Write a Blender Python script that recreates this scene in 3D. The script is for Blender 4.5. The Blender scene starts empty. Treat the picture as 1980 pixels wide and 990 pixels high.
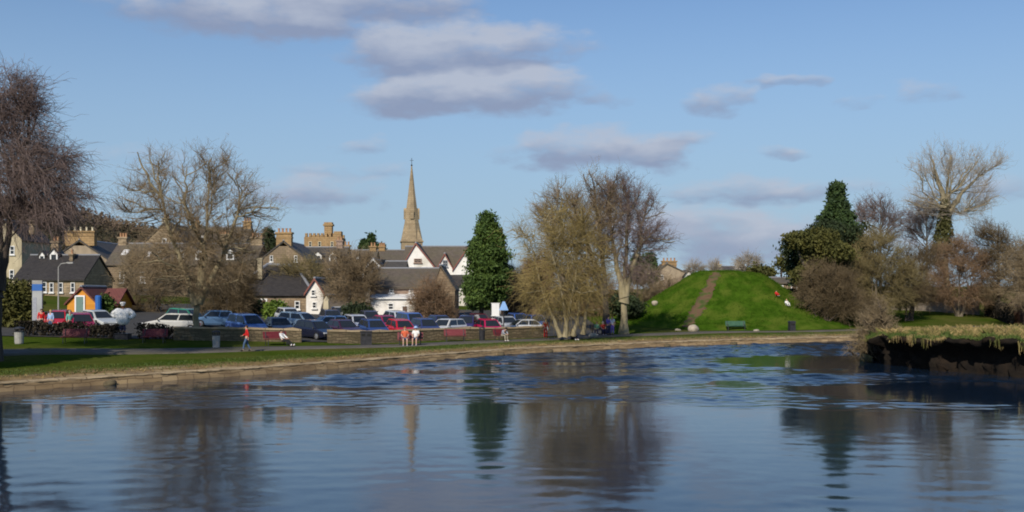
# A river, a small town with a church spire, a grassy mound and bare spring trees.
EXPO = 0.0; FILT = 1.9; SKYK = 10.0; SKYT = (.85, .97, 1.11, 1); VEIL = (3.3, 4.65, 6.1, 1)
SLOPE = .17; WAMP = 0.12; WCALM = 0.021; WROUGH = .12; WRC = .075
import bpy, math, random
import numpy as np
from mathutils import Vector, Matrix
R = math.radians
scene = bpy.context.scene
COL = scene.collection
# ---------------------------------------------------------------- measuring
F, HY, CZ = 2000.0, 568.0, 4.4          # focal length in photo pixels, horizon row, eye height over the water
def PX(px, D): return (px - 990.0) * D / F
def PZ(y, D): return CZ - (y - HY) * D / F
def P(px, y, D): return (PX(px, D), D, PZ(y, D))
_bx = np.array([-900, -200, -80, -45, -30, -23, -14.3, -6.3, 0.4, 13.5, 31.4, 50, 75, 130, 900.0])
_by = np.array([-900, -170, -28, 18, 37, 46.6, 55.7, 66.7, 75.9, 87.1, 96.7, 104, 112, 122, 140.0])
_sx = np.arange(-900, 900.01, 0.5)
_sy = np.interp(_sx, _bx, _by)
_k = np.ones(13) / 13.0
_sy = np.convolve(np.pad(_sy, 6, mode='edge'), _k, mode='valid')
def Db(x): return np.interp(x, _sx, _sy)
def sst(a, b, x):
    t = np.clip((np.asarray(x, float) - a) / (b - a), 0, 1)
    return t * t * (3 - 2 * t)
def gz(x, y):
    """height of the far land"""
    x = np.asarray(x, float); y = np.asarray(y, float)
    d = (y - Db(x)) * 0.7
    z = 0.5 + 0.1 * sst(0, 5, d) + 0.05 * np.clip(d - 13, 0, 90)
    z = z + sst(28, 50, x) * 0.045 * np.clip(d - 2, 0, 26)
    z = z + 0.05 * np.sin(x * .31 + 1) * np.sin(y * .27)* sst(2, 8, d)
    return z
# ---------------------------------------------------------------- mesh helpers
class MB:
    def __init__(s): s.v = []; s.f = []; s.m = []; s.cur = 0; s.smooth = []; s.sm = False
    def add(s, vs, fs):
        o = len(s.v); s.v += [tuple(map(float, p)) for p in vs]
        for f in fs:
            s.f.append([o + i for i in f]); s.m.append(s.cur); s.smooth.append(s.sm)
        return s
    def box(s, c, d, rz=0.0, taper=1.0):
        x, y, z = d[0] / 2, d[1] / 2, d[2] / 2
        cs, sn = math.cos(rz), math.sin(rz); vs = []
        for dz in (-1, 1):
            k = taper if dz > 0 else 1.0
            for a, b in ((-1, -1), (1, -1), (1, 1), (-1, 1)):
                px, py = a * x * k, b * y * k
                vs.append((c[0] + px * cs - py * sn, c[1] + px * sn + py * cs, c[2] + dz * z))
        return s.add(vs, [(3, 2, 1, 0), (4, 5, 6, 7), (0, 1, 5, 4), (1, 2, 6, 5), (2, 3, 7, 6), (3, 0, 4, 7)])
    def prism_x(s, poly, x0, x1):          # poly in (y, z), extruded along x
        n = len(poly)
        vs = [(x0, p[0], p[1]) for p in poly] + [(x1, p[0], p[1]) for p in poly]
        fs = [tuple(range(n - 1, -1, -1)), tuple(range(n, 2 * n))]
        fs += [(i, (i + 1) % n, n + (i + 1) % n, n + i) for i in range(n)]
        return s.add(vs, fs)
    def prism_y(s, poly, y0, y1):          # poly in (x, z), extruded along y
        n = len(poly)
        vs = [(p[0], y0, p[1]) for p in poly] + [(p[0], y1, p[1]) for p in poly]
        fs = [tuple(range(n)), tuple(range(2 * n - 1, n - 1, -1))]
        fs += [((i + 1) % n, i, n + i, n + (i + 1) % n) for i in range(n)]
        return s.add(vs, fs)
    def tube(s, pts, rad, n=6, cap=True):
        pts = [Vector(p) for p in pts]
        if not hasattr(rad, '__len__'): rad = [rad] * len(pts)
        vs = []; u = None
        for i, p in enumerate(pts):
            d = (pts[min(i + 1, len(pts) - 1)] - pts[max(i - 1, 0)]).normalized()
            if u is None: u = d.orthogonal().normalized()
            else:
                u = (u - d * u.dot(d)); u = u.normalized() if u.length > 1e-6 else d.orthogonal().normalized()
            w = d.cross(u)
            for k in range(n):
                a = 2 * math.pi * k / n
                vs.append(p + (u * math.cos(a) + w * math.sin(a)) * rad[i])
        fs = []
        for i in range(len(pts) - 1):
            for k in range(n):
                fs.append((i * n + k, i * n + (k + 1) % n, (i + 1) * n + (k + 1) % n, (i + 1) * n + k))
        if cap: fs += [tuple(range(n - 1, -1, -1)), tuple(range((len(pts) - 1) * n, len(pts) * n))]
        return s.add(vs, fs)
    def lathe(s, c, prof, n=16):            # prof: (r, z)
        vs = []; m = len(prof)
        for r, z in prof:
            for k in range(n):
                a = 2 * math.pi * k / n
                vs.append((c[0] + r * math.cos(a), c[1] + r * math.sin(a), c[2] + z))
        fs = [(i * n + k, i * n + (k + 1) % n, (i + 1) * n + (k + 1) % n, (i + 1) * n + k) for i in range(m - 1) for k in range(n)]
        fs += [tuple(range(n - 1, -1, -1)), tuple(range((m - 1) * n, m * n))]
        return s.add(vs, fs)
    def ellipsoid(s, c, r, nu=12, nv=8):
        vs = [(c[0], c[1], c[2] - r[2])]
        for j in range(1, nv):
            t = -math.pi / 2 + math.pi * j / nv
            for k in range(nu):
                a = 2 * math.pi * k / nu
                vs.append((c[0] + r[0] * math.cos(t) * math.cos(a), c[1] + r[1] * math.cos(t) * math.sin(a), c[2] + r[2] * math.sin(t)))
        vs.append((c[0], c[1], c[2] + r[2])); L = len(vs) - 1
        fs = [(0, 1 + (k + 1) % nu, 1 + k) for k in range(nu)]
        for j in range(nv - 2):
            for k in range(nu):
                a = 1 + j * nu; b = a + nu
                fs.append((a + k, a + (k + 1) % nu, b + (k + 1) % nu, b + k))
        a = 1 + (nv - 2) * nu
        fs += [(a + k, a + (k + 1) % nu, L) for k in range(nu)]
        return s.add(vs, fs)
    def mesh(s, name):
        me = bpy.data.meshes.new(name); me.from_pydata(s.v, [], s.f); me.update()
        me.polygons.foreach_set('material_index', s.m); me.polygons.foreach_set('use_smooth', s.smooth)
        auto_uv(me); return me
    def build(s, name, mats, parent=None, loc=None, rz=0.0):
        me = s.mesh(name)
        for m in (mats if isinstance(mats, (list, tuple)) else [mats]): me.materials.append(m)
        return link(name, me, parent, loc, rz)
def auto_uv(me):
    """metric UVs: u runs level, v runs up the slope"""
    uv = me.uv_layers.new(name='UVMap'); d = uv.data; vs = me.vertices
    Z = Vector((0, 0, 1))
    for p in me.polygons:
        n = p.normal
        if abs(n.z) > 0.995: u, v = Vector((1, 0, 0)), Vector((0, 1, 0))
        else: u = Z.cross(n).normalized(); v = n.cross(u)
        for li in p.loop_indices:
            co = vs[me.loops[li].vertex_index].co
            d[li].uv = (co.dot(u), co.dot(v))
def link(name, me, parent=None, loc=None, rz=0.0):
    o = bpy.data.objects.new(name, me); COL.objects.link(o)
    if parent is not None: o.parent = parent
    if loc is not None: o.location = loc
    if rz: o.rotation_euler = (0, 0, rz)
    return o
def tag(o, label, cat, group=None):
    o['label'] = label; o['category'] = cat
    if group: o['group'] = group
    return o
def thing(name, label, cat, loc=(0, 0, 0), rz=0.0, group=None):
    o = bpy.data.objects.new(name, None); COL.objects.link(o)
    o.location = loc; o.rotation_euler = (0, 0, rz); o.empty_display_size = .2
    return tag(o, label, cat, group)
def struct(o, kind='structure'): o['kind'] = kind; return o
def copy_tree(o, parent=None):
    c = o.copy(); COL.objects.link(c)
    if parent is not None: c.parent = parent
    for ch in list(o.children): copy_tree(ch, c)
    return c
def np_mesh(name, verts, faces_flat, loop_tot, mats, smooth=False):
    """verts (N,3); faces_flat loop indices; loop_tot: constant number of corners"""
    me = bpy.data.meshes.new(name)
    nf = len(faces_flat) // loop_tot
    me.vertices.add(len(verts)); me.vertices.foreach_set('co', np.ascontiguousarray(verts, np.float32).ravel())
    me.loops.add(len(faces_flat)); me.loops.foreach_set('vertex_index', np.ascontiguousarray(faces_flat, np.int32))
    me.polygons.add(nf); me.polygons.foreach_set('loop_start', np.arange(0, nf * loop_tot, loop_tot, dtype=np.int32))
    me.polygons.foreach_set('loop_total', np.full(nf, loop_tot, np.int32))
    if smooth: me.polygons.foreach_set('use_smooth', np.ones(nf, bool))
    me.update(calc_edges=True); me.validate()
    for m in (mats if isinstance(mats, (list, tuple)) else [mats]): me.materials.append(m)
    return me
def grid_mesh(name, V, mats, smooth=True):
    """V (rows, cols, 3)"""
    r, c = V.shape[:2]
    i = np.arange(r * c).reshape(r, c)
    q = np.stack([i[:-1, :-1], i[:-1, 1:], i[1:, 1:], i[1:, :-1]], -1).reshape(-1)
    return np_mesh(name, V.reshape(-1, 3), q, 4, mats, smooth)
# ---------------------------------------------------------------- materials
def nt(m): return m.node_tree.nodes, m.node_tree.links
def base_mat(name, rough=.8, spec=.3):
    m = bpy.data.materials.new(name); m.use_nodes = True
    b = m.node_tree.nodes['Principled BSDF']; b.inputs['Roughness'].default_value = rough
    b.inputs['Specular IOR Level'].default_value = spec
    return m, b
def c4(c): return (c[0], c[1], c[2], 1.0)
def noise_mat(name, c1, c2, scale=1.0, rough=.85, bump=0.0, bscale=None, c3=None, scale3=.1, spec=.25, coord='Object', stretch=None, metallic=0.0):
    m, b = base_mat(name, rough, spec); N, L = nt(m)
    tc = N.new('ShaderNodeTexCoord'); src = tc.outputs[coord]
    if stretch:
        mp = N.new('ShaderNodeMapping'); mp.inputs['Scale'].default_value = stretch
        L.new(src, mp.inputs[0]); src = mp.outputs[0]
    n = N.new('ShaderNodeTexNoise'); n.inputs['Scale'].default_value = scale; n.inputs['Detail'].default_value = 5
    L.new(src, n.inputs['Vector'])
    rp = N.new('ShaderNodeValToRGB'); rp.color_ramp.elements[0].position = .32; rp.color_ramp.elements[1].position = .68
    rp.color_ramp.elements[0].color = c4(c1); rp.color_ramp.elements[1].color = c4(c2)
    L.new(n.outputs[0], rp.inputs[0]); out = rp.outputs[0]
    if c3:
        n3 = N.new('ShaderNodeTexNoise'); n3.inputs['Scale'].default_value = scale3; n3.inputs['Detail'].default_value = 3
        L.new(src, n3.inputs['Vector'])
        r3 = N.new('ShaderNodeValToRGB'); r3.color_ramp.elements[0].position = .45; r3.color_ramp.elements[1].position = .62
        L.new(n3.outputs[0], r3.inputs[0])
        mx = N.new('ShaderNodeMix'); mx.data_type = 'RGBA'
        L.new(r3.outputs[0], mx.inputs[0]); L.new(out, mx.inputs[6]); mx.inputs[7].default_value = c4(c3); out = mx.outputs[2]
    L.new(out, b.inputs['Base Color']); b.inputs['Metallic'].default_value = metallic
    if bump:
        nb = N.new('ShaderNodeTexNoise'); nb.inputs['Scale'].default_value = bscale or scale * 4; nb.inputs['Detail'].default_value = 4
        L.new(src, nb.inputs['Vector'])
        bp = N.new('ShaderNodeBump'); bp.inputs['Strength'].default_value = 1; bp.inputs['Distance'].default_value = bump
        L.new(nb.outputs[0], bp.inputs['Height']); L.new(bp.outputs[0], b.inputs['Normal'])
    return m
def brick_mat(name, c1, c2, mortar, bw=.6, bh=.25, ms=.02, rough=.9, bump=.02, dirt=(.08, .07, .055), dirt_amt=.5, warp=.06):
    m, b = base_mat(name, rough, .2); N, L = nt(m)
    tc = N.new('ShaderNodeTexCoord')
    nw = N.new('ShaderNodeTexNoise'); nw.inputs['Scale'].default_value = 1.3
    L.new(tc.outputs['UV'], nw.inputs['Vector'])
    add = N.new('ShaderNodeMix'); add.data_type = 'RGBA'; add.blend_type = 'LINEAR_LIGHT'; add.inputs[0].default_value = warp
    L.new(tc.outputs['UV'], add.inputs[6]); L.new(nw.outputs['Color'], add.inputs[7])
    br = N.new('ShaderNodeTexBrick'); br.inputs['Scale'].default_value = 1.0
    br.inputs['Brick Width'].default_value = bw; br.inputs['Row Height'].default_value = bh; br.inputs['Mortar Size'].default_value = ms
    br.inputs['Color1'].default_value = c4(c1); br.inputs['Color2'].default_value = c4(c2); br.inputs['Mortar'].default_value = c4(mortar)
    L.new(add.outputs[2], br.inputs['Vector'])
    n3 = N.new('ShaderNodeTexNoise'); n3.inputs['Scale'].default_value = .7; n3.inputs['Detail'].default_value = 6
    L.new(tc.outputs['Object'], n3.inputs['Vector'])
    r3 = N.new('ShaderNodeValToRGB'); r3.color_ramp.elements[0].position = .4; r3.color_ramp.elements[1].position = .75
    r3.color_ramp.elements[1].color = (dirt_amt, dirt_amt, dirt_amt, 1)
    L.new(n3.outputs[0], r3.inputs[0])
    mx = N.new('ShaderNodeMix'); mx.data_type = 'RGBA'
    L.new(r3.outputs[0], mx.inputs[0]); L.new(br.outputs[0], mx.inputs[6]); mx.inputs[7].default_value = c4(dirt)
    L.new(mx.outputs[2], b.inputs['Base Color'])
    bp = N.new('ShaderNodeBump'); bp.inputs['Distance'].default_value = bump; bp.invert = True
    L.new(br.outputs['Fac'], bp.inputs['Height']); L.new(bp.outputs[0], b.inputs['Normal'])
    return m
def paint(name, c, rough=.3, spec=.5, metallic=0.0, coat=0.0):
    m = noise_mat(name, [k * .93 for k in c], [min(1, k * 1.05) for k in c], 3.0, rough, spec=spec, metallic=metallic)
    m.node_tree.nodes['Principled BSDF'].inputs['Coat Weight'].default_value = coat
    return m
M = {}
M['bark'] = noise_mat('bark', (.10, .08, .06), (.20, .17, .12), 3, .9, .03, 12, stretch=(1, 1, .3))
M['bark_pale'] = noise_mat('bark_pale', (.20, .17, .10), (.34, .29, .18), 2.5, .9, .02, 12, stretch=(1, 1, .3))
M['bark_dark'] = noise_mat('bark_dark', (.05, .04, .035), (.10, .08, .06), 3, .9, .02, 12, stretch=(1, 1, .3))
M['twig_brown'] = noise_mat('twig_brown', (.175, .13, .075), (.30, .225, .135), .5, .9)
M['twig_dark'] = noise_mat('twig_dark', (.10, .074, .04), (.20, .15, .085), .5, .9)
M['twig_purple'] = noise_mat('twig_purple', (.15, .11, .10), (.25, .19, .17), .5, .9)
M['twig_grey'] = noise_mat('twig_grey', (.27, .23, .18), (.42, .36, .28), .5, .9)
M['twig_olive'] = noise_mat('twig_olive', (.15, .12, .055), (.26, .21, .095), .5, .9)
M['twig_willow'] = noise_mat('twig_willow', (.21, .16, .06), (.36, .28, .11), .5, .85)
M['twig_red'] = noise_mat('twig_red', (.17, .11, .065), (.28, .185, .11), .5, .9)
M['twig_tan'] = noise_mat('twig_tan', (.19, .145, .085), (.31, .24, .145), .5, .9)
M['leaf_conifer'] = noise_mat('leaf_conifer', (.022, .042, .012), (.06, .10, .025), .7, .7, c3=(.03, .055, .02), scale3=2)
M['leaf_bright'] = noise_mat('leaf_bright', (.03, .062, .012), (.10, .155, .028), .6, .7, c3=(.05, .09, .02), scale3=2)
M['leaf_dark'] = noise_mat('leaf_dark', (.016, .026, .012), (.04, .058, .02), .8, .75)
M['leaf_olive'] = noise_mat('leaf_olive', (.045, .05, .012), (.11, .105, .025), .8, .75)
M['leaf_lime'] = noise_mat('leaf_lime', (.07, .12, .015), (.16, .22, .03), .8, .7)
M['leaf_hedge'] = noise_mat('leaf_hedge', (.02, .017, .012), (.05, .04, .025), .8, .85)
M['ivy'] = noise_mat('ivy', (.05, .05, .015), (.10, .10, .03), 1.0, .7)
M['grass_dry'] = noise_mat('grass_dry', (.22, .165, .065), (.42, .31, .14), .7, .9, c3=(.11, .115, .03), scale3=.5)
M['grass_blade'] = noise_mat('grass_blade', (.05, .085, .015), (.095, .13, .03), .8, .8)
M['slate'] = brick_mat('slate', (.066, .060, .056), (.095, .087, .08), (.035, .033, .03), .3, .22, .012, .6, .01, (.09, .085, .07), .5)
M['slate_brown'] = brick_mat('slate_brown', (.105, .088, .072), (.15, .125, .10), (.06, .05, .042), .3, .22, .012, .75, .01, (.12, .11, .06), .5)
M['slate_dark'] = brick_mat('slate_dark', (.036, .033, .033), (.058, .053, .05), (.02, .018, .018), .3, .22, .012, .6, .01, (.05, .045, .04), .4)
M['tile_maroon'] = brick_mat('tile_maroon', (.16, .055, .05), (.20, .075, .06), (.07, .03, .03), .3, .25, .015, .8, .01, (.09, .06, .05), .5)
M['stone_tan'] = brick_mat('stone_tan', (.31, .235, .145), (.42, .325, .21), (.23, .185, .125), .7, .3, .02, .9, .015, (.13, .10, .07), .7)
M['stone_gold'] = brick_mat('stone_gold', (.36, .24, .11), (.42, .28, .14), (.26, .18, .10), .8, .35, .02, .9, .015, (.20, .13, .07), .7)
M['stone_brown'] = brick_mat('stone_brown', (.25, .185, .12), (.34, .255, .165), (.19, .15, .105), .6, .28, .02, .9, .02, (.10, .08, .055), .7)
M['stone_wall'] = brick_mat('stone_wall', (.12, .09, .055), (.22, .17, .105), (.09, .07, .045), .5, .22, .025, .95, .03, (.10, .09, .05), .9, .22)
M['stone_pink'] = brick_mat('stone_pink', (.34, .24, .19), (.42, .31, .24), (.26, .2, .16), .5, .22, .02, .9, .015, (.2, .15, .12), .5)
M['stone_spire'] = brick_mat('stone_spire', (.33, .25, .15), (.41, .32, .20), (.25, .20, .13), .9, .4, .02, .9, .012, (.17, .13, .085), .8)
M['stone_grey'] = brick_mat('stone_grey', (.26, .22, .18), (.34, .29, .23), (.18, .16, .13), .6, .28, .02, .9, .02, (.15, .13, .10), .7)
M['harl_white'] = noise_mat('harl_white', (.74, .72, .67), (.84, .82, .78), 1.2, .9, .004, 30, c3=(.60, .57, .5), scale3=.35)
M['harl_cream'] = noise_mat('harl_cream', (.44, .38, .25), (.54, .47, .32), 1.2, .9, .004, 30, c3=(.36, .31, .21), scale3=.4)
M['harl_tan'] = noise_mat('harl_tan', (.30, .24, .17), (.40, .32, .225), .8, .9, .004, 30, c3=(.17, .135, .10), scale3=.3)
M['brick_red'] = brick_mat('brick_red', (.26, .10, .06), (.32, .14, .08), (.25, .2, .16), .24, .08, .012, .9, .008)
M['wood_orange'] = noise_mat('wood_orange', (.55, .22, .02), (.66, .29, .035), 1.0, .55, .006, 4, stretch=(.3, .3, 7))
M['white_paint'] = paint('white_paint', (.78, .78, .76), .5)
M['cream_paint'] = paint('cream_paint', (.62, .55, .38), .5)
M['lead'] = paint('lead', (.30, .31, .33), .45, metallic=.3)
M['terracotta'] = noise_mat('terracotta', (.34, .18, .10), (.44, .26, .14), 2, .85)
M['bargeboard'] = paint('bargeboard', (.22, .07, .05), .5)
M['glass'] = paint('glass', (.02, .025, .03), .08, .6)
M['glass_sky'] = paint('glass_sky', (.25, .30, .36), .1, .8)
M['door_green'] = paint('door_green', (.13, .22, .19), .5)
M['door_brown'] = paint('door_brown', (.10, .06, .04), .5)
M['tyre'] = noise_mat('tyre', (.012, .012, .012), (.025, .025, .025), 8, .9)
M['rim'] = paint('rim', (.42, .42, .43), .35, metallic=.7)
M['lamp_clear'] = paint('lamp_clear', (.7, .72, .74), .12, .8)
M['lamp_red'] = paint('lamp_red', (.5, .015, .015), .2, .6)
M['black_plastic'] = paint('black_plastic', (.02, .02, .022), .5)
M['iron'] = paint('iron', (.025, .025, .03), .45)
M['bench_red'] = noise_mat('bench_red', (.13, .016, .024), (.19, .03, .04), 3, .5, .003, 12, stretch=(.4, 3, 3))
M['bench_green'] = noise_mat('bench_green', (.03, .09, .055), (.05, .13, .08), 3, .5)
M['bin_grey'] = noise_mat('bin_grey', (.28, .28, .26), (.38, .37, .35), 4, .7, .004, 20)
M['bin_dark'] = noise_mat('bin_dark', (.022, .022, .026), (.04, .04, .045), 4, .5)
M['boulder'] = noise_mat('boulder', (.36, .31, .24), (.52, .46, .37), 2.5, .95, .03, 6, c3=(.2, .18, .13), scale3=1.5)
M['sign_blue'] = paint('sign_blue', (.03, .13, .42), .4)
M['sign_sky'] = paint('sign_sky', (.25, .45, .80), .4)
M['sign_grey'] = noise_mat('sign_grey', (.30, .32, .33), (.44, .46, .46), .9, .5)
M['asphalt'] = noise_mat('asphalt', (.045, .045, .045), (.065, .063, .06), 1.2, .95, .004, 60)
M['path'] = noise_mat('path', (.085, .075, .068), (.13, .118, .105), .8, .95, .004, 50, c3=(.10, .092, .06), scale3=.3)
M['worn_earth'] = noise_mat('worn_earth', (.105, .064, .036), (.165, .108, .06), 1.1, .95, .03, 5, c3=(.05, .075, .015), scale3=1.1)
M['skin'] = noise_mat('skin', (.50, .30, .22), (.56, .35, .26), 6, .55)
M['skin_tan'] = noise_mat('skin_tan', (.22, .10, .05), (.27, .13, .065), 6, .55)
def cloth(name, c): return noise_mat('cloth_' + name, [k * .85 for k in c], [min(1, k * 1.1) for k in c], 9, .85, .006, 14)
for nm, c in dict(red=(.55, .02, .02), white=(.78, .78, .76), navy=(.03, .035, .08), black=(.018, .018, .02), denim=(.07, .12, .22), skyblue=(.35, .5, .75),
                  teal=(.15, .45, .38), orange=(.62, .13, .06), grey=(.33, .35, .40), purple=(.14, .10, .42), green=(.12, .3, .18), khaki=(.3, .27, .2), pink=(.6, .3, .3)).items():
    M['c_' + nm] = cloth(nm, c)
for nm, c in dict(brown=(.06, .035, .02), dark=(.015, .012, .01), blond=(.45, .3, .12), grey=(.35, .34, .33), ginger=(.28, .10, .03)).items():
    M['hair_' + nm] = noise_mat('hair_' + nm, [k * .8 for k in c], [k * 1.15 for k in c], 20, .7)
M['mound_blade'] = noise_mat('mound_blade', (.032, .075, .006), (.07, .12, .012), .6, .9, spec=.05)
# grass ground
def ground_mat():
    m, b = base_mat('grass_ground', .95, .0); N, L = nt(m)
    tc = N.new('ShaderNodeTexCoord')
    def noise(s, d=5):
        n = N.new('ShaderNodeTexNoise'); n.inputs['Scale'].default_value = s; n.inputs['Detail'].default_value = d
        L.new(tc.outputs['Object'], n.inputs['Vector']); return n.outputs[0]
    def ramp(src, p0, p1, ca, cb):
        r = N.new('ShaderNodeValToRGB'); r.color_ramp.elements[0].position = p0; r.color_ramp.elements[1].position = p1
        r.color_ramp.elements[0].color = c4(ca); r.color_ramp.elements[1].color = c4(cb); L.new(src, r.inputs[0]); return r.outputs[0]
    def mix(f, a, bb):
        x = N.new('ShaderNodeMix'); x.data_type = 'RGBA'; L.new(f, x.inputs[0])
        L.new(a, x.inputs[6]) if hasattr(a, 'node') else None
        L.new(bb, x.inputs[7]); return x.outputs[2]
    g = ramp(noise(.9), .3, .7, (.034, .062, .007), (.062, .092, .012))
    g2 = ramp(noise(3.5), .3, .7, (.030, .058, .007), (.075, .10, .015))
    gm = mix(ramp(noise(.25, 2), .4, .6, (0, 0, 0), (1, 1, 1)), g, g2)
    dry = ramp(noise(2.2), .3, .7, (.075, .078, .02), (.12, .11, .034))
    out = mix(ramp(noise(.14, 4), .42, .66, (0, 0, 0), (.8, .8, .8)), gm, dry)
    # earth showing along the edge of the bank (vertex attribute: a worn verge)
    at = N.new('ShaderNodeAttribute'); at.attribute_name = 'verge'
    earth = ramp(noise(1.6), .3, .7, (.15, .10, .05), (.26, .19, .095))
    ad = N.new('ShaderNodeMath'); ad.operation = 'MULTIPLY_ADD'
    L.new(noise(.8, 4), ad.inputs[0]); ad.inputs[1].default_value = .9; L.new(at.outputs['Fac'], ad.inputs[2])
    st = N.new('ShaderNodeMapRange'); st.inputs[1].default_value = .75; st.inputs[2].default_value = 1.15; L.new(ad.outputs[0], st.inputs[0])
    out = mix(st.outputs[0], out, earth)
    L.new(out, b.inputs['Base Color'])
    bp = N.new('ShaderNodeBump'); bp.inputs['Distance'].default_value = .05; L.new(noise(7, 4), bp.inputs['Height']); L.new(bp.outputs[0], b.inputs['Normal'])
    return m
M['ground'] = ground_mat()
# ---------------------------------------------------------------- camera, sun, sky
cam = bpy.data.cameras.new('camera'); cam.sensor_width = 36; cam.lens = 36 * F / 1980.0
cam.shift_y = (HY - 495.0) / 1980.0; cam.clip_end = 6000; cam.clip_start = .3
co = bpy.data.objects.new('camera', cam); COL.objects.link(co); co.location = (0, 0, CZ); co.rotation_euler = (R(90), 0, 0)
scene.camera = co
SUN_DIR = Vector((0.27, 0.77, -0.56)).normalized()      # the way the light travels
elev = math.asin(-SUN_DIR.z); to_sun = -SUN_DIR
sl = bpy.data.lights.new('sun', 'SUN'); sl.energy = 4.3; sl.angle = R(.5); sl.color = (1, .90, .76)
so = bpy.data.objects.new('sun', sl); COL.objects.link(so); so.rotation_euler = SUN_DIR.to_track_quat('-Z', 'Y').to_euler()
so.location = (-60, -50, 80)
w = bpy.data.worlds.new('World'); scene.world = w; w.use_nodes = True
N, L = w.node_tree.nodes, w.node_tree.links
N.clear()
wo = N.new('ShaderNodeOutputWorld'); bg = N.new('ShaderNodeBackground'); bg.inputs['Strength'].default_value = .1
L.new(bg.outputs[0], wo.inputs[0])
sk = N.new('ShaderNodeTexSky'); sk.sky_type = 'NISHITA'; sk.sun_disc = False
sk.sun_elevation = elev; sk.sun_rotation = math.atan2(to_sun.x, to_sun.y)
sk.altitude = 100; sk.air_density = 1.0; sk.dust_density = .35; sk.ozone_density = 2.5
tc = N.new('ShaderNodeTexCoord'); sp = N.new('ShaderNodeSeparateXYZ'); L.new(tc.outputs['Generated'], sp.inputs[0])
def mth(op, a, b=None, c=None, clamp=False):
    n = N.new('ShaderNodeMath'); n.operation = op; n.use_clamp = clamp
    for i, x in enumerate((a, b, c)):
        if x is None: continue
        if isinstance(x, (int, float)): n.inputs[i].default_value = x
        else: L.new(x, n.inputs[i])
    return n.outputs[0]
def mrange(x, a, b, c, d, smooth=True):
    n = N.new('ShaderNodeMapRange'); n.interpolation_type = 'SMOOTHSTEP' if smooth else 'LINEAR'
    L.new(x, n.inputs[0]); n.inputs[1].default_value = a; n.inputs[2].default_value = b; n.inputs[3].default_value = c; n.inputs[4].default_value = d
    return n.outputs[0]
az = mth('ARCTAN2', sp.outputs[0], sp.outputs[1]); el = mth('ARCSINE', sp.outputs[2])
mp = N.new('ShaderNodeMapping'); mp.inputs['Scale'].default_value = (14, 14, 34); L.new(tc.outputs['Generated'], mp.inputs[0])
def wnoise(scale, det, rough=.55):
    n = N.new('ShaderNodeTexNoise'); n.inputs['Scale'].default_value = scale; n.inputs['Detail'].default_value = det; n.inputs['Roughness'].default_value = rough
    L.new(mp.outputs[0], n.inputs['Vector']); return n
w1 = wnoise(1.0, 3); s1 = N.new('ShaderNodeSeparateColor'); L.new(w1.outputs['Color'], s1.inputs[0])
azw = mth('MULTIPLY_ADD', mth('SUBTRACT', s1.outputs[0], .5), .10, az)
elw = mth('MULTIPLY_ADD', mth('SUBTRACT', s1.outputs[1], .5), .035, el)
fb = wnoise(1.7, 7, .58).outputs[0]
fb2 = wnoise(.8, 4).outputs[0]
# clouds: heading and height of each in the sky (photo pixels turned into angles), size, density
CL = [(470, 22, 210, 46, 1.05), (600, 50, 80, 26, .7), (745, 2, 190, 34, 1.0), (900, 88, 205, 44, 1.2), (760, 112, 110, 34, .8), (950, 180, 215, 44, 1.2), (780, 190, 120, 36, .75),
      (1145, 292, 180, 34, 1.0), (1290, 308, 60, 24, .6), (600, 374, 130, 30, .75), (1412, 190, 66, 24, .75), (1532, 152, 50, 16, .8), (1655, 194, 50, 18, .6), (1800, 180, 50, 24, .55),
      (1450, 366, 190, 28, .8), (1390, 450, 240, 44, .62), (685, 280, 62, 18, .62), (1510, 292, 50, 12, .5), (1335, 272, 60, 16, .4), (1900, 360, 160, 36, .5), (1560, 480, 300, 40, .5), (250, 300, 130, 26, .25), (1180, 430, 230, 26, .4), (690, 330, 150, 22, .35)]
tot = sh = None
for (cx, cy, rx, ry, dn) in CL:
    a0 = math.atan((cx - 990) / F); e0 = math.atan((HY - cy) / F * math.cos(a0))
    du = mth('MULTIPLY', mth('SUBTRACT', azw, a0), F / (rx * 1.12)); dv = mth('MULTIPLY', mth('SUBTRACT', elw, e0), F / (ry * 1.15))
    r2 = mth('ADD', mth('MULTIPLY', du, du), mth('MULTIPLY', dv, dv))
    mk = mrange(r2, 1.7, .0, 0, dn)
    lo = mth('MULTIPLY', mk, mrange(dv, -.75, .75, 0, 1))
    tot = mk if tot is None else mth('ADD', tot, mk); sh = lo if sh is None else mth('ADD', sh, lo)
lit = mth('DIVIDE', sh, mth('MAXIMUM', tot, .001))
dens = mth('ADD', mth('MINIMUM', tot, 1.15), mth('MULTIPLY', mth('SUBTRACT', fb, .5), 1.9))
dens = mth('MULTIPLY', mrange(dens, .12, 1.25, 0, .88), mrange(tot, .02, .2, 0, 1))
litn = mth('ADD', lit, mth('MULTIPLY', mth('SUBTRACT', fb, .5), .9), clamp=True)
cr = N.new('ShaderNodeValToRGB'); cr.color_ramp.elements[0].position = .18; cr.color_ramp.elements[1].position = .85
cr.color_ramp.elements[0].color = (.265, .315, .455, 1); cr.color_ramp.elements[1].color = (.47, .51, .61, 1)
L.new(litn, cr.inputs[0])
cs = N.new('ShaderNodeMix'); cs.data_type = 'RGBA'; cs.blend_type = 'MULTIPLY'; cs.inputs[0].default_value = 1
L.new(cr.outputs[0], cs.inputs[6]); cs.inputs[7].default_value = (SKYK, SKYK, SKYK, 1)
hs = N.new('ShaderNodeMix'); hs.data_type = 'RGBA'; hs.blend_type = 'MULTIPLY'; hs.inputs[0].default_value = 1
L.new(sk.outputs[0], hs.inputs[6]); hs.inputs[7].default_value = SKYT
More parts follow.
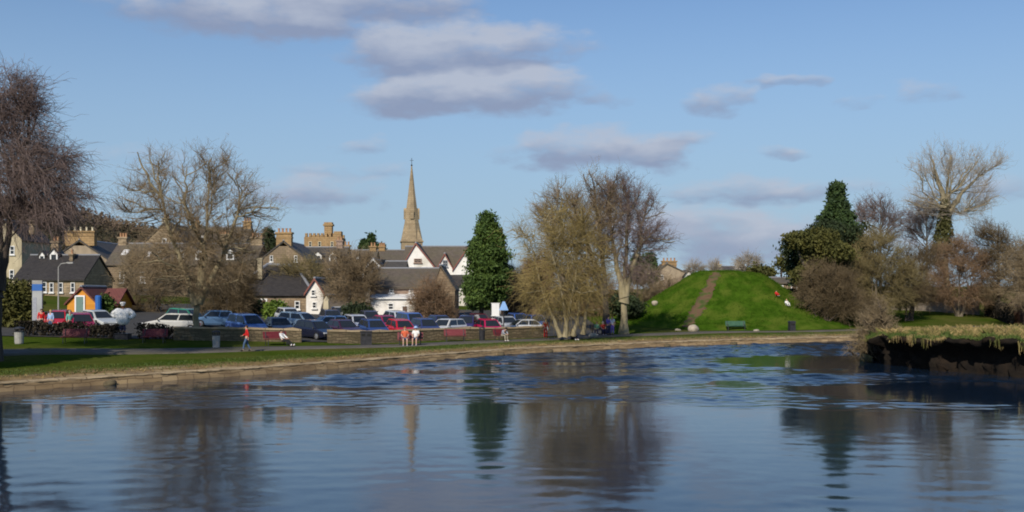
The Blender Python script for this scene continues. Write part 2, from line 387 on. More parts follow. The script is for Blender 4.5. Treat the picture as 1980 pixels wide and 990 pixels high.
# thin high veil near the horizon, pale blue as in damp spring air
vl = N.new('ShaderNodeMix'); vl.data_type = 'RGBA'; L.new(mrange(el, .36, .02, 0, .85), vl.inputs[0]); L.new(hs.outputs[2], vl.inputs[6]); vl.inputs[7].default_value = VEIL
mxw = N.new('ShaderNodeMix'); mxw.data_type = 'RGBA'
L.new(dens, mxw.inputs[0]); L.new(vl.outputs[2], mxw.inputs[6]); L.new(cs.outputs[2], mxw.inputs[7]); L.new(mxw.outputs[2], bg.inputs[0])
scene.view_settings.view_transform = 'Standard'; scene.view_settings.look = 'None'; scene.view_settings.gamma = 1
scene.view_settings.exposure = EXPO; scene.view_settings.use_curve_mapping = False
scene.cycles.max_bounces = 6; scene.cycles.diffuse_bounces = 2; scene.cycles.glossy_bounces = 3; scene.cycles.transparent_max_bounces = 4
scene.cycles.caustics_reflective = False; scene.cycles.caustics_refractive = False
scene.cycles.filter_width = FILT; scene.cycles.use_denoising = True
# ---------------------------------------------------------------- water
def water_mat():
    m, b = base_mat('river_water', .03, .5); N, L = nt(m)
    b.inputs['IOR'].default_value = 1.4
    b.inputs['Base Color'].default_value = (.007, .017, .035, 1)
    g = N.new('ShaderNodeNewGeometry'); s = N.new('ShaderNodeSeparateXYZ'); L.new(g.outputs['Position'], s.inputs[0])
    def ma(op, a, b_=None, clamp=False):
        n = N.new('ShaderNodeMath'); n.operation = op; n.use_clamp = clamp
        for i, x in enumerate((a, b_)):
            if x is None: continue
            if isinstance(x, (int, float)): n.inputs[i].default_value = x
            else: L.new(x, n.inputs[i])
        return n.outputs[0]
    def rng(x, a, b_, c, d):
        n = N.new('ShaderNodeMapRange'); n.interpolation_type = 'SMOOTHSTEP'; L.new(x, n.inputs[0])
        for i, q in enumerate((a, b_, c, d)): n.inputs[1 + i].default_value = q
        return n.outputs[0]
    def nz(sc, det, stretch=(1, 1, 1), rot=0):
        mp = N.new('ShaderNodeMapping'); mp.inputs['Scale'].default_value = stretch; mp.inputs['Rotation'].default_value = (0, 0, rot); L.new(g.outputs['Position'], mp.inputs[0])
        n = N.new('ShaderNodeTexNoise'); n.inputs['Scale'].default_value = sc; n.inputs['Detail'].default_value = det; L.new(mp.outputs[0], n.inputs['Vector']); return n.outputs[0]
    at = N.new('ShaderNodeAttribute'); at.attribute_name = 'ruffle'; a = at.outputs['Fac']
    amp = ma('ADD', ma('MULTIPLY', a, WAMP), WCALM)
    # wave slopes: two independent noises tilt the surface normal
    def nzc(sc, det, stretch, rot):
        mp = N.new('ShaderNodeMapping'); mp.inputs['Scale'].default_value = stretch; mp.inputs['Rotation'].default_value = (0, 0, rot); L.new(g.outputs['Position'], mp.inputs[0])
        n = N.new('ShaderNodeTexNoise'); n.inputs['Scale'].default_value = sc; n.inputs['Detail'].default_value = det; L.new(mp.outputs[0], n.inputs['Vector'])
        q = N.new('ShaderNodeSeparateColor'); L.new(n.outputs['Color'], q.inputs[0]); return q.outputs
    q1 = nzc(1.3, 3, (.6, 1, 1), .25); q2 = nzc(5.5, 2, (.7, 1, 1), -.3); cb = N.new('ShaderNodeCombineXYZ'); cb.inputs[2].default_value = 0
    for k in (0, 1):
        sl_ = ma('ADD', ma('SUBTRACT', q1[k], .5), ma('MULTIPLY', ma('SUBTRACT', q2[k], .5), .8))
        L.new(ma('MULTIPLY', sl_, amp if k else ma('MULTIPLY', amp, .6)), cb.inputs[k])
    vn = N.new('ShaderNodeVectorMath'); vn.operation = 'NORMALIZE'; va = N.new('ShaderNodeVectorMath'); va.operation = 'ADD'; L.new(g.outputs['Normal'], va.inputs[0]); L.new(cb.outputs[0], va.inputs[1]); L.new(va.outputs[0], vn.inputs[0]); L.new(vn.outputs[0], b.inputs['Normal'])
    L.new(ma('ADD', ma('MULTIPLY', a, WROUGH), WRC), b.inputs['Roughness'])
    return m
M['water'] = water_mat()
def pnoise(X, Y, lam, seed, n=9):
    rg = np.random.default_rng(seed); o = 0
    for _ in range(n):
        th = rg.random() * 6.283; k = 6.283 / (lam * rg.uniform(.6, 1.7)); o = o + np.sin(X * k * math.cos(th) * .6 + Y * k * math.sin(th) + rg.random() * 6.283)
    return o / math.sqrt(n / 2)                      # about unit variance
def ruffle(X, Y):
    """where the breeze ruffles the river (1) and where it lies still (0)"""
    wv = pnoise(X, Y, 12, 3) * .55 + pnoise(X, Y, 4, 4) * .25; Yw = Y + wv
    far = sst(57, 65, Yw); mid = sst(48.6, 50.0, Yw) * (1 - sst(56.5, 58.5, Yw)) * .85; mid2 = sst(39.5, 42.5, Yw) * (1 - sst(46.3, 48.3, Yw)) * .45
    a = np.maximum(far, np.maximum(mid, mid2)); a = np.maximum(a, .06 * (1 - sst(26, 38, Yw)))
    lee = 1 - .9 * (1 - sst(-12, -5, X)) * sst(58, 68, Y - 1.05 * X + wv)
    a = a * lee
    for n_, (cx, cy, rx, ry) in enumerate(((20.5, 67.0, 8.0, 7.2), (24.5, 64, 5.5, 9.0), (10.9, 50.4, 1.6, 2.4), (2.6, 65, 5.2, 1.6), (-2.4, 52.2, 1.5, 1.2), (22, 46.0, 9.5, 5.8))):
        r = ((X - cx) / rx) ** 2 + ((Y - cy) / ry) ** 2 + .10 * pnoise(X, Y, 1.6, 20 + n_)
        a = a * sst(.7, 1.15, r)
    return a * np.clip(.85 + .22 * pnoise(X, Y, 3.2, 9), .35, 1.25)
def water():
    xs = np.arange(-58, 58.01, .17); ys = np.arange(15, 113.01, .14); X, Y = np.meshgrid(xs, ys); A = ruffle(X, Y)
    edge = sst(15, 18, Y) * (1 - sst(110, 113, Y)) * sst(-58, -54, X) * (1 - sst(54, 58, X)); rg = np.random.default_rng(6); Z = np.zeros_like(X); n = 26
    for i in range(n):
        lam = rg.uniform(.62, 1.5); th = R(80) + rg.normal(0, .6); k = 6.283 / lam; ph = rg.random() * 6.283
        Z += SLOPE * math.sqrt(2.0 / n) / k * np.sin(k * (X * math.cos(th) + Y * math.sin(th)) + ph + .7 * pnoise(X, Y, 9, 40 + i, 3))
    Z *= A * edge
    V = np.stack([X, Y, Z], -1).reshape(-1, 3); r, c = X.shape; idx = np.arange(r * c).reshape(r, c)
    q = np.stack([idx[:-1, :-1], idx[:-1, 1:], idx[1:, 1:], idx[1:, :-1]], -1).reshape(-1, 4)
    # the calm sheet round it, out to the banks
    b_ = len(V); x0, x1, y0, y1 = xs[0], xs[-1], ys[0], ys[-1]
    O = np.array([(-700, -300, 0), (700, -300, 0), (700, 175, 0), (-700, 175, 0)], float); c_ = [idx[0, 0], idx[0, -1], idx[-1, -1], idx[-1, 0]]
    q = np.concatenate([q, [[b_, b_ + 1, c_[1], c_[0]], [b_ + 1, b_ + 2, c_[2], c_[1]], [b_ + 2, b_ + 3, c_[3], c_[2]], [b_ + 3, b_, c_[0], c_[3]]]])
    me = np_mesh('river_water', np.concatenate([V, O]), q.reshape(-1), 4, M['water'], True)
    me.attributes.new('ruffle', 'FLOAT', 'POINT').data.foreach_set('value', np.concatenate([np.clip(A, 0, 1.2).ravel(), [.1] * 4]).astype(np.float32))
    struct(link('river_water', me))
water()
# ---------------------------------------------------------------- far land: one sheet from the river to the horizon
def far_ground():
    xs = np.concatenate([[-2500, -1200, -600, -300, -180], np.arange(-120, 150.1, 1.0), [180, 240, 340, 600, 1200, 2500]])
    t = np.concatenate([[0, .35, .9, 1.6, 2.4], np.arange(3.2, 70, 1.0), np.arange(71, 200, 5), [220, 260, 340, 500, 800, 1400, 2600]])
    V = np.zeros((len(t), len(xs), 3))
    for i, tt in enumerate(t):
        y = Db(xs) + tt; V[i, :, 0] = xs; V[i, :, 1] = y; V[i, :, 2] = gz(xs, y)
    V[0, :, 2] = -1.0; V[1, :, 2] = -.1; V[2, :, 2] = .2
    me = grid_mesh('ground', V, M['ground'])
    d = np.repeat(t * .7, len(xs))
    xx = np.tile(xs, len(t))
    ver = np.clip(1.0 - (d - 1.2) / (3.0 + 1.0 * sst(-5, 15, xx)), 0, 1.1)
    me.attributes.new('verge', 'FLOAT', 'POINT').data.foreach_set('value', ver.astype(np.float32))
    return struct(link('ground', me))
far_ground()
# curve of the river edge as points with inland normals
def bank_curve(x0, x1, step):
    xs = np.arange(x0, x1, .25); ys = Db(xs)
    s = np.concatenate([[0], np.cumsum(np.hypot(np.diff(xs), np.diff(ys)))])
    q = np.arange(0, s[-1], step); X = np.interp(q, s, xs); Y = np.interp(q, s, ys)
    tx = np.gradient(X); ty = np.gradient(Y); n = np.hypot(tx, ty)
    return q, X, Y, -ty / n, tx / n
def strip(name, mat, offs, zs, x0, x1, step=.7, jit=0.0, absz=True, seed=1, smooth=False, nsm=9):
    q, X, Y, nx, ny = bank_curve(x0, x1, step); rng = np.random.default_rng(seed)
    kk = np.ones(nsm) / nsm
    nx = np.convolve(np.pad(nx, nsm // 2, mode='edge'), kk, 'valid'); ny = np.convolve(np.pad(ny, nsm // 2, mode='edge'), kk, 'valid')
    V = np.zeros((len(offs), len(q), 3))
    for i, (o, z) in enumerate(zip(offs, zs)):
        oo = (o(X) if callable(o) else o) + rng.normal(0, jit, len(q)); V[i, :, 0] = X + nx * oo; V[i, :, 1] = Y + ny * oo
        V[i, :, 2] = (z if absz else gz(V[i, :, 0], V[i, :, 1]) + z) + rng.normal(0, jit * .6, len(q))
    me = grid_mesh(name, V, mat, smooth)
    uv = me.uv_layers.new(name='UVMap')
    cum = np.concatenate([[0], np.cumsum(np.hypot(np.diff([0 if callable(o) else o for o in offs]), np.diff(zs)))])
    UV = np.stack(np.broadcast_arrays(q[None, :], cum[:, None]), -1).reshape(-1, 2)
    li = np.zeros(len(me.loops), np.int32); me.loops.foreach_get('vertex_index', li)
    uv.data.foreach_set('uv', UV[li].astype(np.float32).ravel())
    return link(name, me)
M['embank'] = brick_mat('embank', (.24, .17, .09), (.34, .25, .14), (.15, .105, .06), .9, .3, .02, .95, .04, (.15, .10, .055), .8, .2)
M['coping'] = brick_mat('coping', (.36, .28, .175), (.46, .36, .225), (.20, .15, .09), 1.3, .6, .03, .95, .04, (.20, .15, .09), .6, .2)
ew = thing('embankment_wall', 'low weathered tan stone wall along the river edge below the grass', 'retaining wall', (0, 0, 0))
o = strip('wall_face', M['embank'], (-.5, -.12, -.05, .0, .08, .12), (-1.2, -.02, .06, .2, .3, .345), -70, 90, .55, .035, seed=3); o.parent = ew
o = strip('coping', M['coping'], (.06, .07, .45, .62, .70), (.33, .39, .41, .40, .25), -70, 90, .8, .025, seed=5); o.parent = ew
# a long bank of earth between coping and grass
o = struct(strip('riverside_earth', noise_mat('bank_earth', (.15, .10, .055), (.25, .18, .095), 1.4, .95, .05, 5, c3=(.34, .26, .14), scale3=.5), (.55, .9, 1.4, 1.9, 2.5), (.34, .45, .50, .54, .52), -70, 90, .7, .035, seed=7, smooth=True))
# path along the river
def path_sheet(name, pts, mat, width, dz=.06, step=.8, hf=gz, jit=.06):
    pts = np.array(pts, float); s = np.concatenate([[0], np.cumsum(np.hypot(*np.diff(pts[:, :2], axis=0).T))])
    q = np.arange(0, s[-1], step); X = np.interp(q, s, pts[:, 0]); Y = np.interp(q, s, pts[:, 1]); W = np.interp(q, s, pts[:, 2]) if pts.shape[1] > 2 else np.full(len(q), width)
    k = np.ones(9) / 9; X = np.convolve(np.pad(X, 4, mode='reflect', reflect_type='odd'), k, 'valid'); Y = np.convolve(np.pad(Y, 4, mode='reflect', reflect_type='odd'), k, 'valid')
    tx = np.gradient(X); ty = np.gradient(Y); n = np.hypot(tx, ty); rng = np.random.default_rng(4)
    V = np.zeros((7, len(q), 3)); e = rng.normal(0, jit, (2, len(q)))
    for i, a in enumerate((-.52, -.5, -.25, 0, .25, .5, .52)):
        o_ = a * W + (e[0] if a < -.4 else e[1] if a > .4 else 0)
        V[i, :, 0] = X - ty / n * o_; V[i, :, 1] = Y + tx / n * o_; V[i, :, 2] = hf(V[i, :, 0], V[i, :, 1]) + (dz if abs(a) <= .5 else -.1)
    return struct(link(name, grid_mesh(name, V, mat, False)))
path_pts = [(-62, 14, 3.2), (-50, 33, 3.2), (-40, 50, 3.2), (-31.2, 61.6, 3.2), (-24, 66.0, 3.0), (-17.7, 70.2, 3.0), (-12.5, 73.5, 3.0), (-7.0, 77, 3.0), (0.3, 83.4, 3.0), (9.8, 93.4, 3.4), (15.0, 98.6, 4.2), (21, 101.6, 3.2), (28, 103.4, 2.2), (40, 108, 2.0), (60, 116, 2.0)]
path_sheet('footpath', path_pts, M['path'], 3.0)
# car park behind the wall
cp = np.zeros((40, 60, 3)); cx = np.linspace(-44, 9, 60)
wall_line = np.array([(-60, 52), (-36, 71.5), (-29.3, 74.0), (-25.4, 75.4), (-15.2, 77.2), (-11.4, 78.9), (-4, 85.5), (2.0, 90.4), (3.2, 91.6)])
def wl(x): return np.interp(x, wall_line[:, 0], wall_line[:, 1])
for i in range(40):
    cp[i, :, 0] = cx; cp[i, :, 1] = wl(cx) + .3 + i * 1.25; cp[i, :, 2] = gz(cx, cp[i, :, 1]) + .05
struct(link('car_park', grid_mesh('car_park', cp, M['asphalt'], False)))
# ---------------------------------------------------------------- the mound
MC = (25.7, 122.0)
def mound_h(x, y):
    dx, dy = np.asarray(x, float) - MC[0], np.asarray(y, float) - MC[1]
    dx = np.where(dx < 0, dx * .95, dx * .98)
    r = np.hypot(dx, dy); th = np.arctan2(dy, dx)
    r = r * (1 + .035 * np.sin(3 * th + 1) + .02 * np.sin(7 * th))
    prof = np.interp(r, [0, 2.8, 3.8, 4.8, 6.2, 8.2, 10.2, 11.8, 13.4, 15.0], [6.1, 6.05, 5.8, 5.25, 4.25, 2.9, 1.7, .95, .36, -.3])
    prof = prof + .10 * np.sin(dx * 1.1 + dy * .7) * np.sin(dy * .9 - dx * .5) + .05 * np.sin(dx * 2.9 + 1) * np.sin(dy * 2.3)
    return gz(x, y) + prof - .02
def mound():
    rr = np.concatenate([[.01], np.arange(.5, 15.01, .5)]); th = np.linspace(0, 2 * math.pi, 97)
    V = np.zeros((len(rr), 97, 3))
    for i, r in enumerate(rr):
        V[i, :, 0] = MC[0] + r * np.cos(th); V[i, :, 1] = MC[1] + r * np.sin(th); V[i, :, 2] = mound_h(V[i, :, 0], V[i, :, 1])
    V[:, -1] = V[:, 0]
    return struct(link('mound', grid_mesh('mound', V, M['mound'])))
M['mound'] = noise_mat('mound_grass', (.024, .058, .004), (.052, .104, .009), 1.3, .95, .10, 4, c3=(.078, .112, .015), scale3=.45, spec=.0)
mound()
path_sheet('worn_track', [(23.7, 119.6, .9), (22.8, 117.7, 1.1), (21.7, 115.9, 1.3), (20.7, 114.2, 1.4), (19.8, 112.6, 1.3), (19.0, 111.2, 1.0), (18.4, 110.1, .6)], M['worn_earth'], 1.4, .05, .25, mound_h, .13)
# ---------------------------------------------------------------- undercut bank on the right
near_e = np.array([(24.4, 70.5), (23.4, 68.5), (22.7, 66.2), (22.3, 63.8), (22.6, 61.6), (23.3, 59.0), (24.7, 56.4), (26.2, 53.6), (28.0, 50.5), (30.5, 47), (35, 42), (43, 36), (60, 29), (100, 20)])
back_e = np.array([(24.7, 71.0), (25.0, 73.5), (25.4, 76.0), (27.0, 78.2), (29.6, 80.5), (33, 82.6), (37, 84.5), (41.5, 86.5), (46, 88.5), (51, 90.5), (58, 93), (70, 96), (90, 98), (140, 100)])
def resamp(p, n):
    i = np.linspace(0, len(p) - 1, n); k = np.arange(len(p)); q = np.stack([np.interp(i, k, p[:, 0]), np.interp(i, k, p[:, 1])], 1)
    kk = np.ones(7) / 7
    for c in (0, 1): q[:, c] = np.convolve(np.pad(q[:, c], 3, mode='reflect', reflect_type='odd'), kk, 'valid')
    return q
NB = 140
ne, be = resamp(near_e, NB), resamp(back_e, NB)
rb = np.random.default_rng(8)
wob = np.convolve(rb.normal(0, .55, NB + 8), np.ones(5) / 5, 'valid')[:NB]
ndir = np.gradient(ne, axis=0); ndir /= np.linalg.norm(ndir, axis=1)[:, None]; nn = np.stack([ndir[:, 1], -ndir[:, 0]], 1)   # to the right of travel = away from water?
if ((be - ne) * nn).sum() > 0: nn = -nn                                                            # nn points to the water
ne = ne + nn * wob[:, None]
def spit_z(k, s):            # k along, s 0 (water edge) .. 1 (back)
    base = 1.74 + .26 * sst(20, 75, k)
    return base - .42 * np.minimum(s, .9) - 1.3 * sst(.9, 1.0, s) * 1.2 - 1.1 * (1 - sst(2, 26, k)) + (.11 * np.sin(k * .55) + .08 * np.sin(k * 1.27 + 1)) * (s < .3) - .30 * np.clip(np.sin(k * .31 + 2) - .55, 0, 1) * (s < .07)
sv = np.concatenate([[0, .02, .05, .09], np.linspace(.14, .9, 16), [.94, .97, 1.0, 1.03]])
V = np.zeros((len(sv), NB, 3)); ka = np.arange(NB)
for i, s in enumerate(sv):
    q = ne * (1 - s) + be * s
    V[i, :, 0] = q[:, 0]; V[i, :, 1] = q[:, 1]; V[i, :, 2] = spit_z(ka, min(s, 1)) + rb.normal(0, .025, NB) - (1.2 if s > 1 else 0)
M['spit_turf'] = noise_mat('spit_turf', (.05, .075, .015), (.15, .125, .045), 1.2, .95, .06, 5, c3=(.30, .225, .10), scale3=.5)
struct(link('riverbank', grid_mesh('riverbank', V, M['spit_turf'])))
# the cut face under it: peat, undercut beneath an overhanging lip of turf
prof = [(.0, .0), (.06, -.12), (-.02, -.26), (-.4, -.36), (-.9, -.55), (-1.15, -.85), (-1.2, -1.15), (-1.2, -1.4), (-1.15, -1.7), (-1.1, -2.8)]
V = np.zeros((len(prof), NB, 3)); ctr = spit_z(ka, 0)
for i, (o_, dz) in enumerate(prof):
    j = rb.normal(0, .12 if i > 1 else .07, NB); j2 = np.convolve(rb.normal(0, .3, NB + 6), np.ones(7) / 7, 'valid') * (1 if i > 2 else .2)
    V[i, :, :2] = ne + nn * (o_ + j + j2)[:, None]; V[i, :, 2] = ctr + dz * np.minimum(1, (ctr + .1) / 1.5 + .25) + rb.normal(0, .03, NB)
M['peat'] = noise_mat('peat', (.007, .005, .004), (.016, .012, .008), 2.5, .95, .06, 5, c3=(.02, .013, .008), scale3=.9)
struct(link('cut_bank_face', grid_mesh('cut_bank_face', V, M['peat'])))
# ---------------------------------------------------------------- wooded hill behind the town
def hill_prof(px): return np.interp(px, [-900, -300, -100, 0, 60, 120, 170, 215, 260, 300, 360, 450, 560, 640], [395, 372, 376, 394, 398, 407, 418, 436, 443, 452, 474, 515, 556, 572])
def hill_z(x, y):
    px = 990 + x * F / 520.0
    top = CZ - (hill_prof(px) + 7 - HY) * 520 / F
    u = np.clip((y - 300) / 220.0, 0, 1); up = u * u * (3 - 2 * u); dn = sst(620, 900, y)
    return np.maximum(top * (up - .6 * dn) , -2) + 2.0 * np.sin(x * .05) * np.sin(y * .03) * up
hx = np.linspace(-560, -60, 90); hy = np.linspace(290, 900, 50); HX, HYY = np.meshgrid(hx, hy)
struct(link('hill', grid_mesh('hill', np.stack([HX, HYY, hill_z(HX, HYY)], -1), noise_mat('hillside', (.05, .038, .022), (.09, .065, .035), .03, .95, c3=(.045, .05, .02), scale3=.02))))
# ---------------------------------------------------------------- people
_tmp = []
def skin(verts, edges, rad, sub=1):
    me = bpy.data.meshes.new('tmp'); me.from_pydata([tuple(v) for v in verts], edges, []); me.update()
    sv = me.skin_vertices[0].data if len(me.skin_vertices) else None
    o = bpy.data.objects.new('tmp', me); COL.objects.link(o); md = o.modifiers.new('s', 'SKIN'); md.use_smooth_shade = True
    if sv is None:
        import bmesh
        bm = bmesh.new(); bm.from_mesh(me); bm.verts.layers.skin.verify(); bm.to_mesh(me); bm.free(); sv = me.skin_vertices[0].data
    for i, r in enumerate(rad): sv[i].radius = (r, r) if not hasattr(r, '__len__') else r; sv[i].use_root = (i == 0)
    if sub: o.modifiers.new('d', 'SUBSURF').levels = sub
    bpy.context.view_layer.update(); dg = bpy.context.evaluated_depsgraph_get()
    out = bpy.data.meshes.new_from_object(o.evaluated_get(dg)); out.materials.clear()
    bpy.data.objects.remove(o); bpy.data.meshes.remove(me); return out
def POSE(kind):
    J = dict(pelvis=(0, 0, .92), waist=(0, .0, 1.08), chest=(0, .01, 1.30), neck=(0, 0, 1.45), head=(0, -.02, 1.57), top=(0, -.01, 1.68))
    A = dict(sh=(.17, .01, 1.39), el=(.23, .03, 1.12), wr=(.23, -.06, .90), ha=(.225, -.09, .83), hip=(.09, 0, .88), kn=(.10, -.02, .48), an=(.10, .02, .08), toe=(.12, -.15, .035))
    if kind == 'stand': L_ = R_ = A
    if kind == 'walk':
        L_ = dict(A, kn=(.10, -.16, .50), an=(.10, -.22, .09), toe=(.11, -.38, .05), el=(.23, .10, 1.13), wr=(.22, .10, .90), ha=(.22, .09, .82)); R_ = dict(A, kn=(.10, .04, .48), an=(.10, .26, .11), toe=(.11, .12, .035), el=(.22, -.06, 1.14), wr=(.17, -.26, 1.02), ha=(.14, -.32, 1.0))
    if kind == 'arms': L_ = R_ = dict(A, el=(.22, -.03, 1.14), wr=(.12, -.24, 1.08), ha=(.05, -.28, 1.08))
    if kind == 'akimbo': L_ = R_ = dict(A, sh=(.22, .01, 1.38), el=(.47, .05, 1.16), wr=(.26, -.08, 1.02), ha=(.19, -.12, 1.0))
    if kind in ('sit', 'recline', 'ground', 'lean'):
        zo = -.44 if kind != 'ground' else -.78
        J = {k: (v[0], v[1] + .02, v[2] + zo) for k, v in J.items()}
        S = {k: (v[0], v[1], v[2] + zo) for k, v in A.items()}
        S.update(el=(.22, -.06, 1.14 + zo), wr=(.15, -.27, 1.06 + zo), ha=(.11, -.34, 1.04 + zo))
        if kind == 'ground': S.update(hip=(.09, -.02, .12), kn=(.14, -.42, .44), an=(.12, -.66, .09), toe=(.12, -.82, .06), wr=(.15, -.36, .44), ha=(.12, -.43, .43)); 
        else: S.update(hip=(.09, -.02, .46), kn=(.12, -.44, .48), an=(.12, -.46, .08), toe=(.13, -.62, .035))
        if kind == 'recline':
            S.update(kn=(.13, -.44, .44), an=(.14, -.80, .12), toe=(.15, -.88, .22))
            for k, f in (('waist', .06), ('chest', .14), ('neck', .2), ('head', .2), ('top', .21)): J[k] = (J[k][0], J[k][1] + f, J[k][2] - f * .25)
            for k in ('sh',): S[k] = (S[k][0], S[k][1] + .16, S[k][2] - .04)
        if kind == 'lean':
            for k, f in (('waist', -.06), ('chest', -.2), ('neck', -.32), ('head', -.4), ('top', -.46)): J[k] = (J[k][0], J[k][1] + f, J[k][2] + f * .35)
            S.update(sh=(.17, -.22, .86), el=(.2, -.36, .66), wr=(.1, -.52, .58), ha=(.06, -.58, .56))
        L_ = R_ = S
    for k in A:
        l, r = L_[k], R_[k]; J[k + 'L'] = (l[0], l[1], l[2]); J[k + 'R'] = (-r[0], r[1], r[2])
    return {k: Vector(v) for k, v in J.items()}
def person(label, pose, loc, rz, shirt, trousers, shoes='c_black', hair='hair_brown', skinm='skin', sleeve='long', legs='long', hat=None, scale=1.0, group=None, hood=False, long_hair=False, name='person', cat='person'):
    J = POSE(pose); t = thing(name, label, cat, loc, rz, group); t.scale = (scale,) * 3
    ks = ['pelvis', 'waist', 'chest', 'neck', 'head', 'top'] + [a + s for s in 'LR' for a in ('sh', 'el', 'wr', 'ha', 'hip', 'kn', 'an', 'toe')]
    rb_ = dict(pelvis=(.145, .105), waist=(.125, .09), chest=(.155, .105), neck=.052, head=(.078, .095), top=.05, sh=.058, el=.042, wr=.03, ha=.036, hip=.082, kn=.056, an=.038, toe=.035)
    E = [('pelvis', 'waist'), ('waist', 'chest'), ('chest', 'neck'), ('neck', 'head'), ('head', 'top')]
    for s in 'LR': E += [('chest', 'sh' + s), ('sh' + s, 'el' + s), ('el' + s, 'wr' + s), ('wr' + s, 'ha' + s), ('pelvis', 'hip' + s), ('hip' + s, 'kn' + s), ('kn' + s, 'an' + s), ('an' + s, 'toe' + s)]
    rk = lambda k: rb_[k] if k in rb_ else rb_[k[:-1]]
    me = skin([J[k] for k in ks], [(ks.index(a), ks.index(b)) for a, b in E], [rk(k) for k in ks])
    x = MB(); x.sm = True; hd = J['head']; up = (J['top'] - J['neck']).normalized(); fw = (Vector((0, -1, 0)) - up * Vector((0, -1, 0)).dot(up)).normalized(); sd = up.cross(fw)
    x.ellipsoid(tuple(hd + fw * .095 - up * .005), (.014, .02, .024), 6, 5)
    for q in (-1, 1): x.ellipsoid(tuple(hd + sd * q * .082), (.014, .022, .034), 6, 5)
    for s in 'LR':
        d = (J['ha' + s] - J['wr' + s]).normalized(); p = d.orthogonal().normalized(); o = d.cross(p)
        for k in range(4):
            b = J['ha' + s] + d * .02 + p * (k - 1.5) * .019; l_ = (.062, .074, .070, .055)[k]
            x.tube([b, b + d * l_ * .5 - o * .006, b + d * l_ * .85 - o * .022], [.0095, .009, .006], 5)
        b = J['ha' + s] - p * .03; x.tube([b, b - p * .03 + d * .025, b - p * .035 + d * .05], [.011, .010, .007], 5)
    import bmesh
    bm = bmesh.new(); bm.from_mesh(me); m2 = x.mesh('x'); bm.from_mesh(m2); bm.to_mesh(me); bm.free(); bpy.data.meshes.remove(m2)
    me.name = 'body'; me.materials.append(M[skinm])
    for p in me.polygons: p.use_smooth = True
    link('body', me, t)
    def garment(nm, keys, edges, rad, mat, sub=1):
        g = skin([J[k] if isinstance(k, str) else k for k in keys], edges, rad, sub); g.name = nm; g.materials.append(M[mat]); return link(nm, g, t)
    el_ = {s: (J['wr' + s] if sleeve == 'long' else J['sh' + s].lerp(J['el' + s], .8)) for s in 'LR'}
    keys = ['pelvis', 'waist', 'chest', J['chest'].lerp(J['neck'], .8)]; ed = [(0, 1), (1, 2), (2, 3)]; rr = [(.162, .122), (.145, .11), (.172, .122), .068]
    for s in 'LR':
        i = len(keys); keys += ['sh' + s] + (['el' + s, J['el' + s].lerp(J['wr' + s], .9)] if sleeve == 'long' else [el_[s]]); ed += [(2, i), (i, i + 1)] + ([(i + 1, i + 2)] if sleeve == 'long' else []); rr += [.074] + ([.058, .044] if sleeve == 'long' else [.068])
    garment('top', keys, ed, rr, shirt)
    keys = ['pelvis', J['pelvis'].lerp(J['waist'], .35)]; ed = [(0, 1)]; rr = [(.158, .118), (.148, .11)]
    for s in 'LR':
        i = len(keys); keys += ['hip' + s, 'kn' + s] if legs == 'long' else ['hip' + s, J['hip' + s].lerp(J['kn' + s], .85)]; ed += [(0, i), (i, i + 1)]; rr += [.098, .073] if legs == 'long' else [.1, .088]
        if legs == 'long': keys.append(J['kn' + s].lerp(J['an' + s], .92)); ed.append((i + 1, i + 2)); rr.append(.056)
    garment('trousers' if legs == 'long' else 'shorts', keys, ed, rr, trousers)
    for s in 'LR':
        a, b = J['an' + s], J['toe' + s]; garment('shoe', [a, a.lerp(b, .35) , b.lerp(a, -.12)], [(0, 1), (1, 2)], [.052, .05, .044], shoes)
    m = MB(); m.sm = True; q = hd + up * .035 - fw * .018
    rotm = Matrix((sd, -fw, up)).transposed()
    tmp = MB(); tmp.ellipsoid((0, 0, 0), (.098, .108, .108), 12, 8)
    if long_hair: tmp.ellipsoid((0, .05, -.13), (.085, .055, .14), 10, 6)
    vs = [rotm @ Vector(v) + q for v in tmp.v]; m.add([tuple(v - fw * max(0, (v - q).dot(fw)) * (.55 if (v - q).dot(up) < .03 else .1)) for v in vs], tmp.f); m.smooth = [True] * len(m.f)
    m.build('hair', M[hair], t)
    for k in (-1, 1): MB().ellipsoid(tuple(hd + sd * k * .033 + fw * .088 + up * .018), (.011, .008, .008), 6, 4).build('eye', M['hair_dark'], t)
    MB().ellipsoid(tuple(hd + fw * .09 - up * .045), (.024, .01, .007), 6, 4).build('mouth', M['c_pink'], t)
    if hat:
        hm = MB(); base = hd + up * .05; tmp = MB()
        if hat[0] == 'chef': tmp.lathe((0, 0, 0), [(.105, 0), (.11, .07), (.155, .10), (.165, .16), (.14, .20), (.02, .21)], 16)
        else: tmp.lathe((0, 0, 0), [(.17, -.005), (.17, .01), (.112, .015), (.108, .06), (.08, .10), (.02, .115)], 14)
        hm.add([tuple(rotm @ Vector(v) + base) for v in tmp.v], tmp.f); hm.build('hat', M[hat[1]], t)
    return t
def gp(px, D, dz=0.0): x = PX(px, D); return (x, D, float(gz(x, D)) + dz)
def onpath(px, D): return gp(px, D, .06)
GP = 'people on the riverside'
person('person in a red jumper and blue jeans walking left along the path', 'walk', onpath(477, 67.6), R(-75), 'c_red', 'c_denim', 'c_black', 'hair_brown', group=GP)
person('person in white top and black trousers leaning back on a red bench, legs stretched', 'recline', gp(548, 72.9), R(62), 'c_white', 'c_black', 'c_white', 'hair_dark', group=GP)
person('person in an orange-red top sitting on the bench beside the one in a blue hat', 'sit', gp(783, 75.9), R(8), 'c_orange', 'c_denim', 'c_grey', 'hair_ginger', sleeve='short', legs='short', group=GP, scale=1.14)
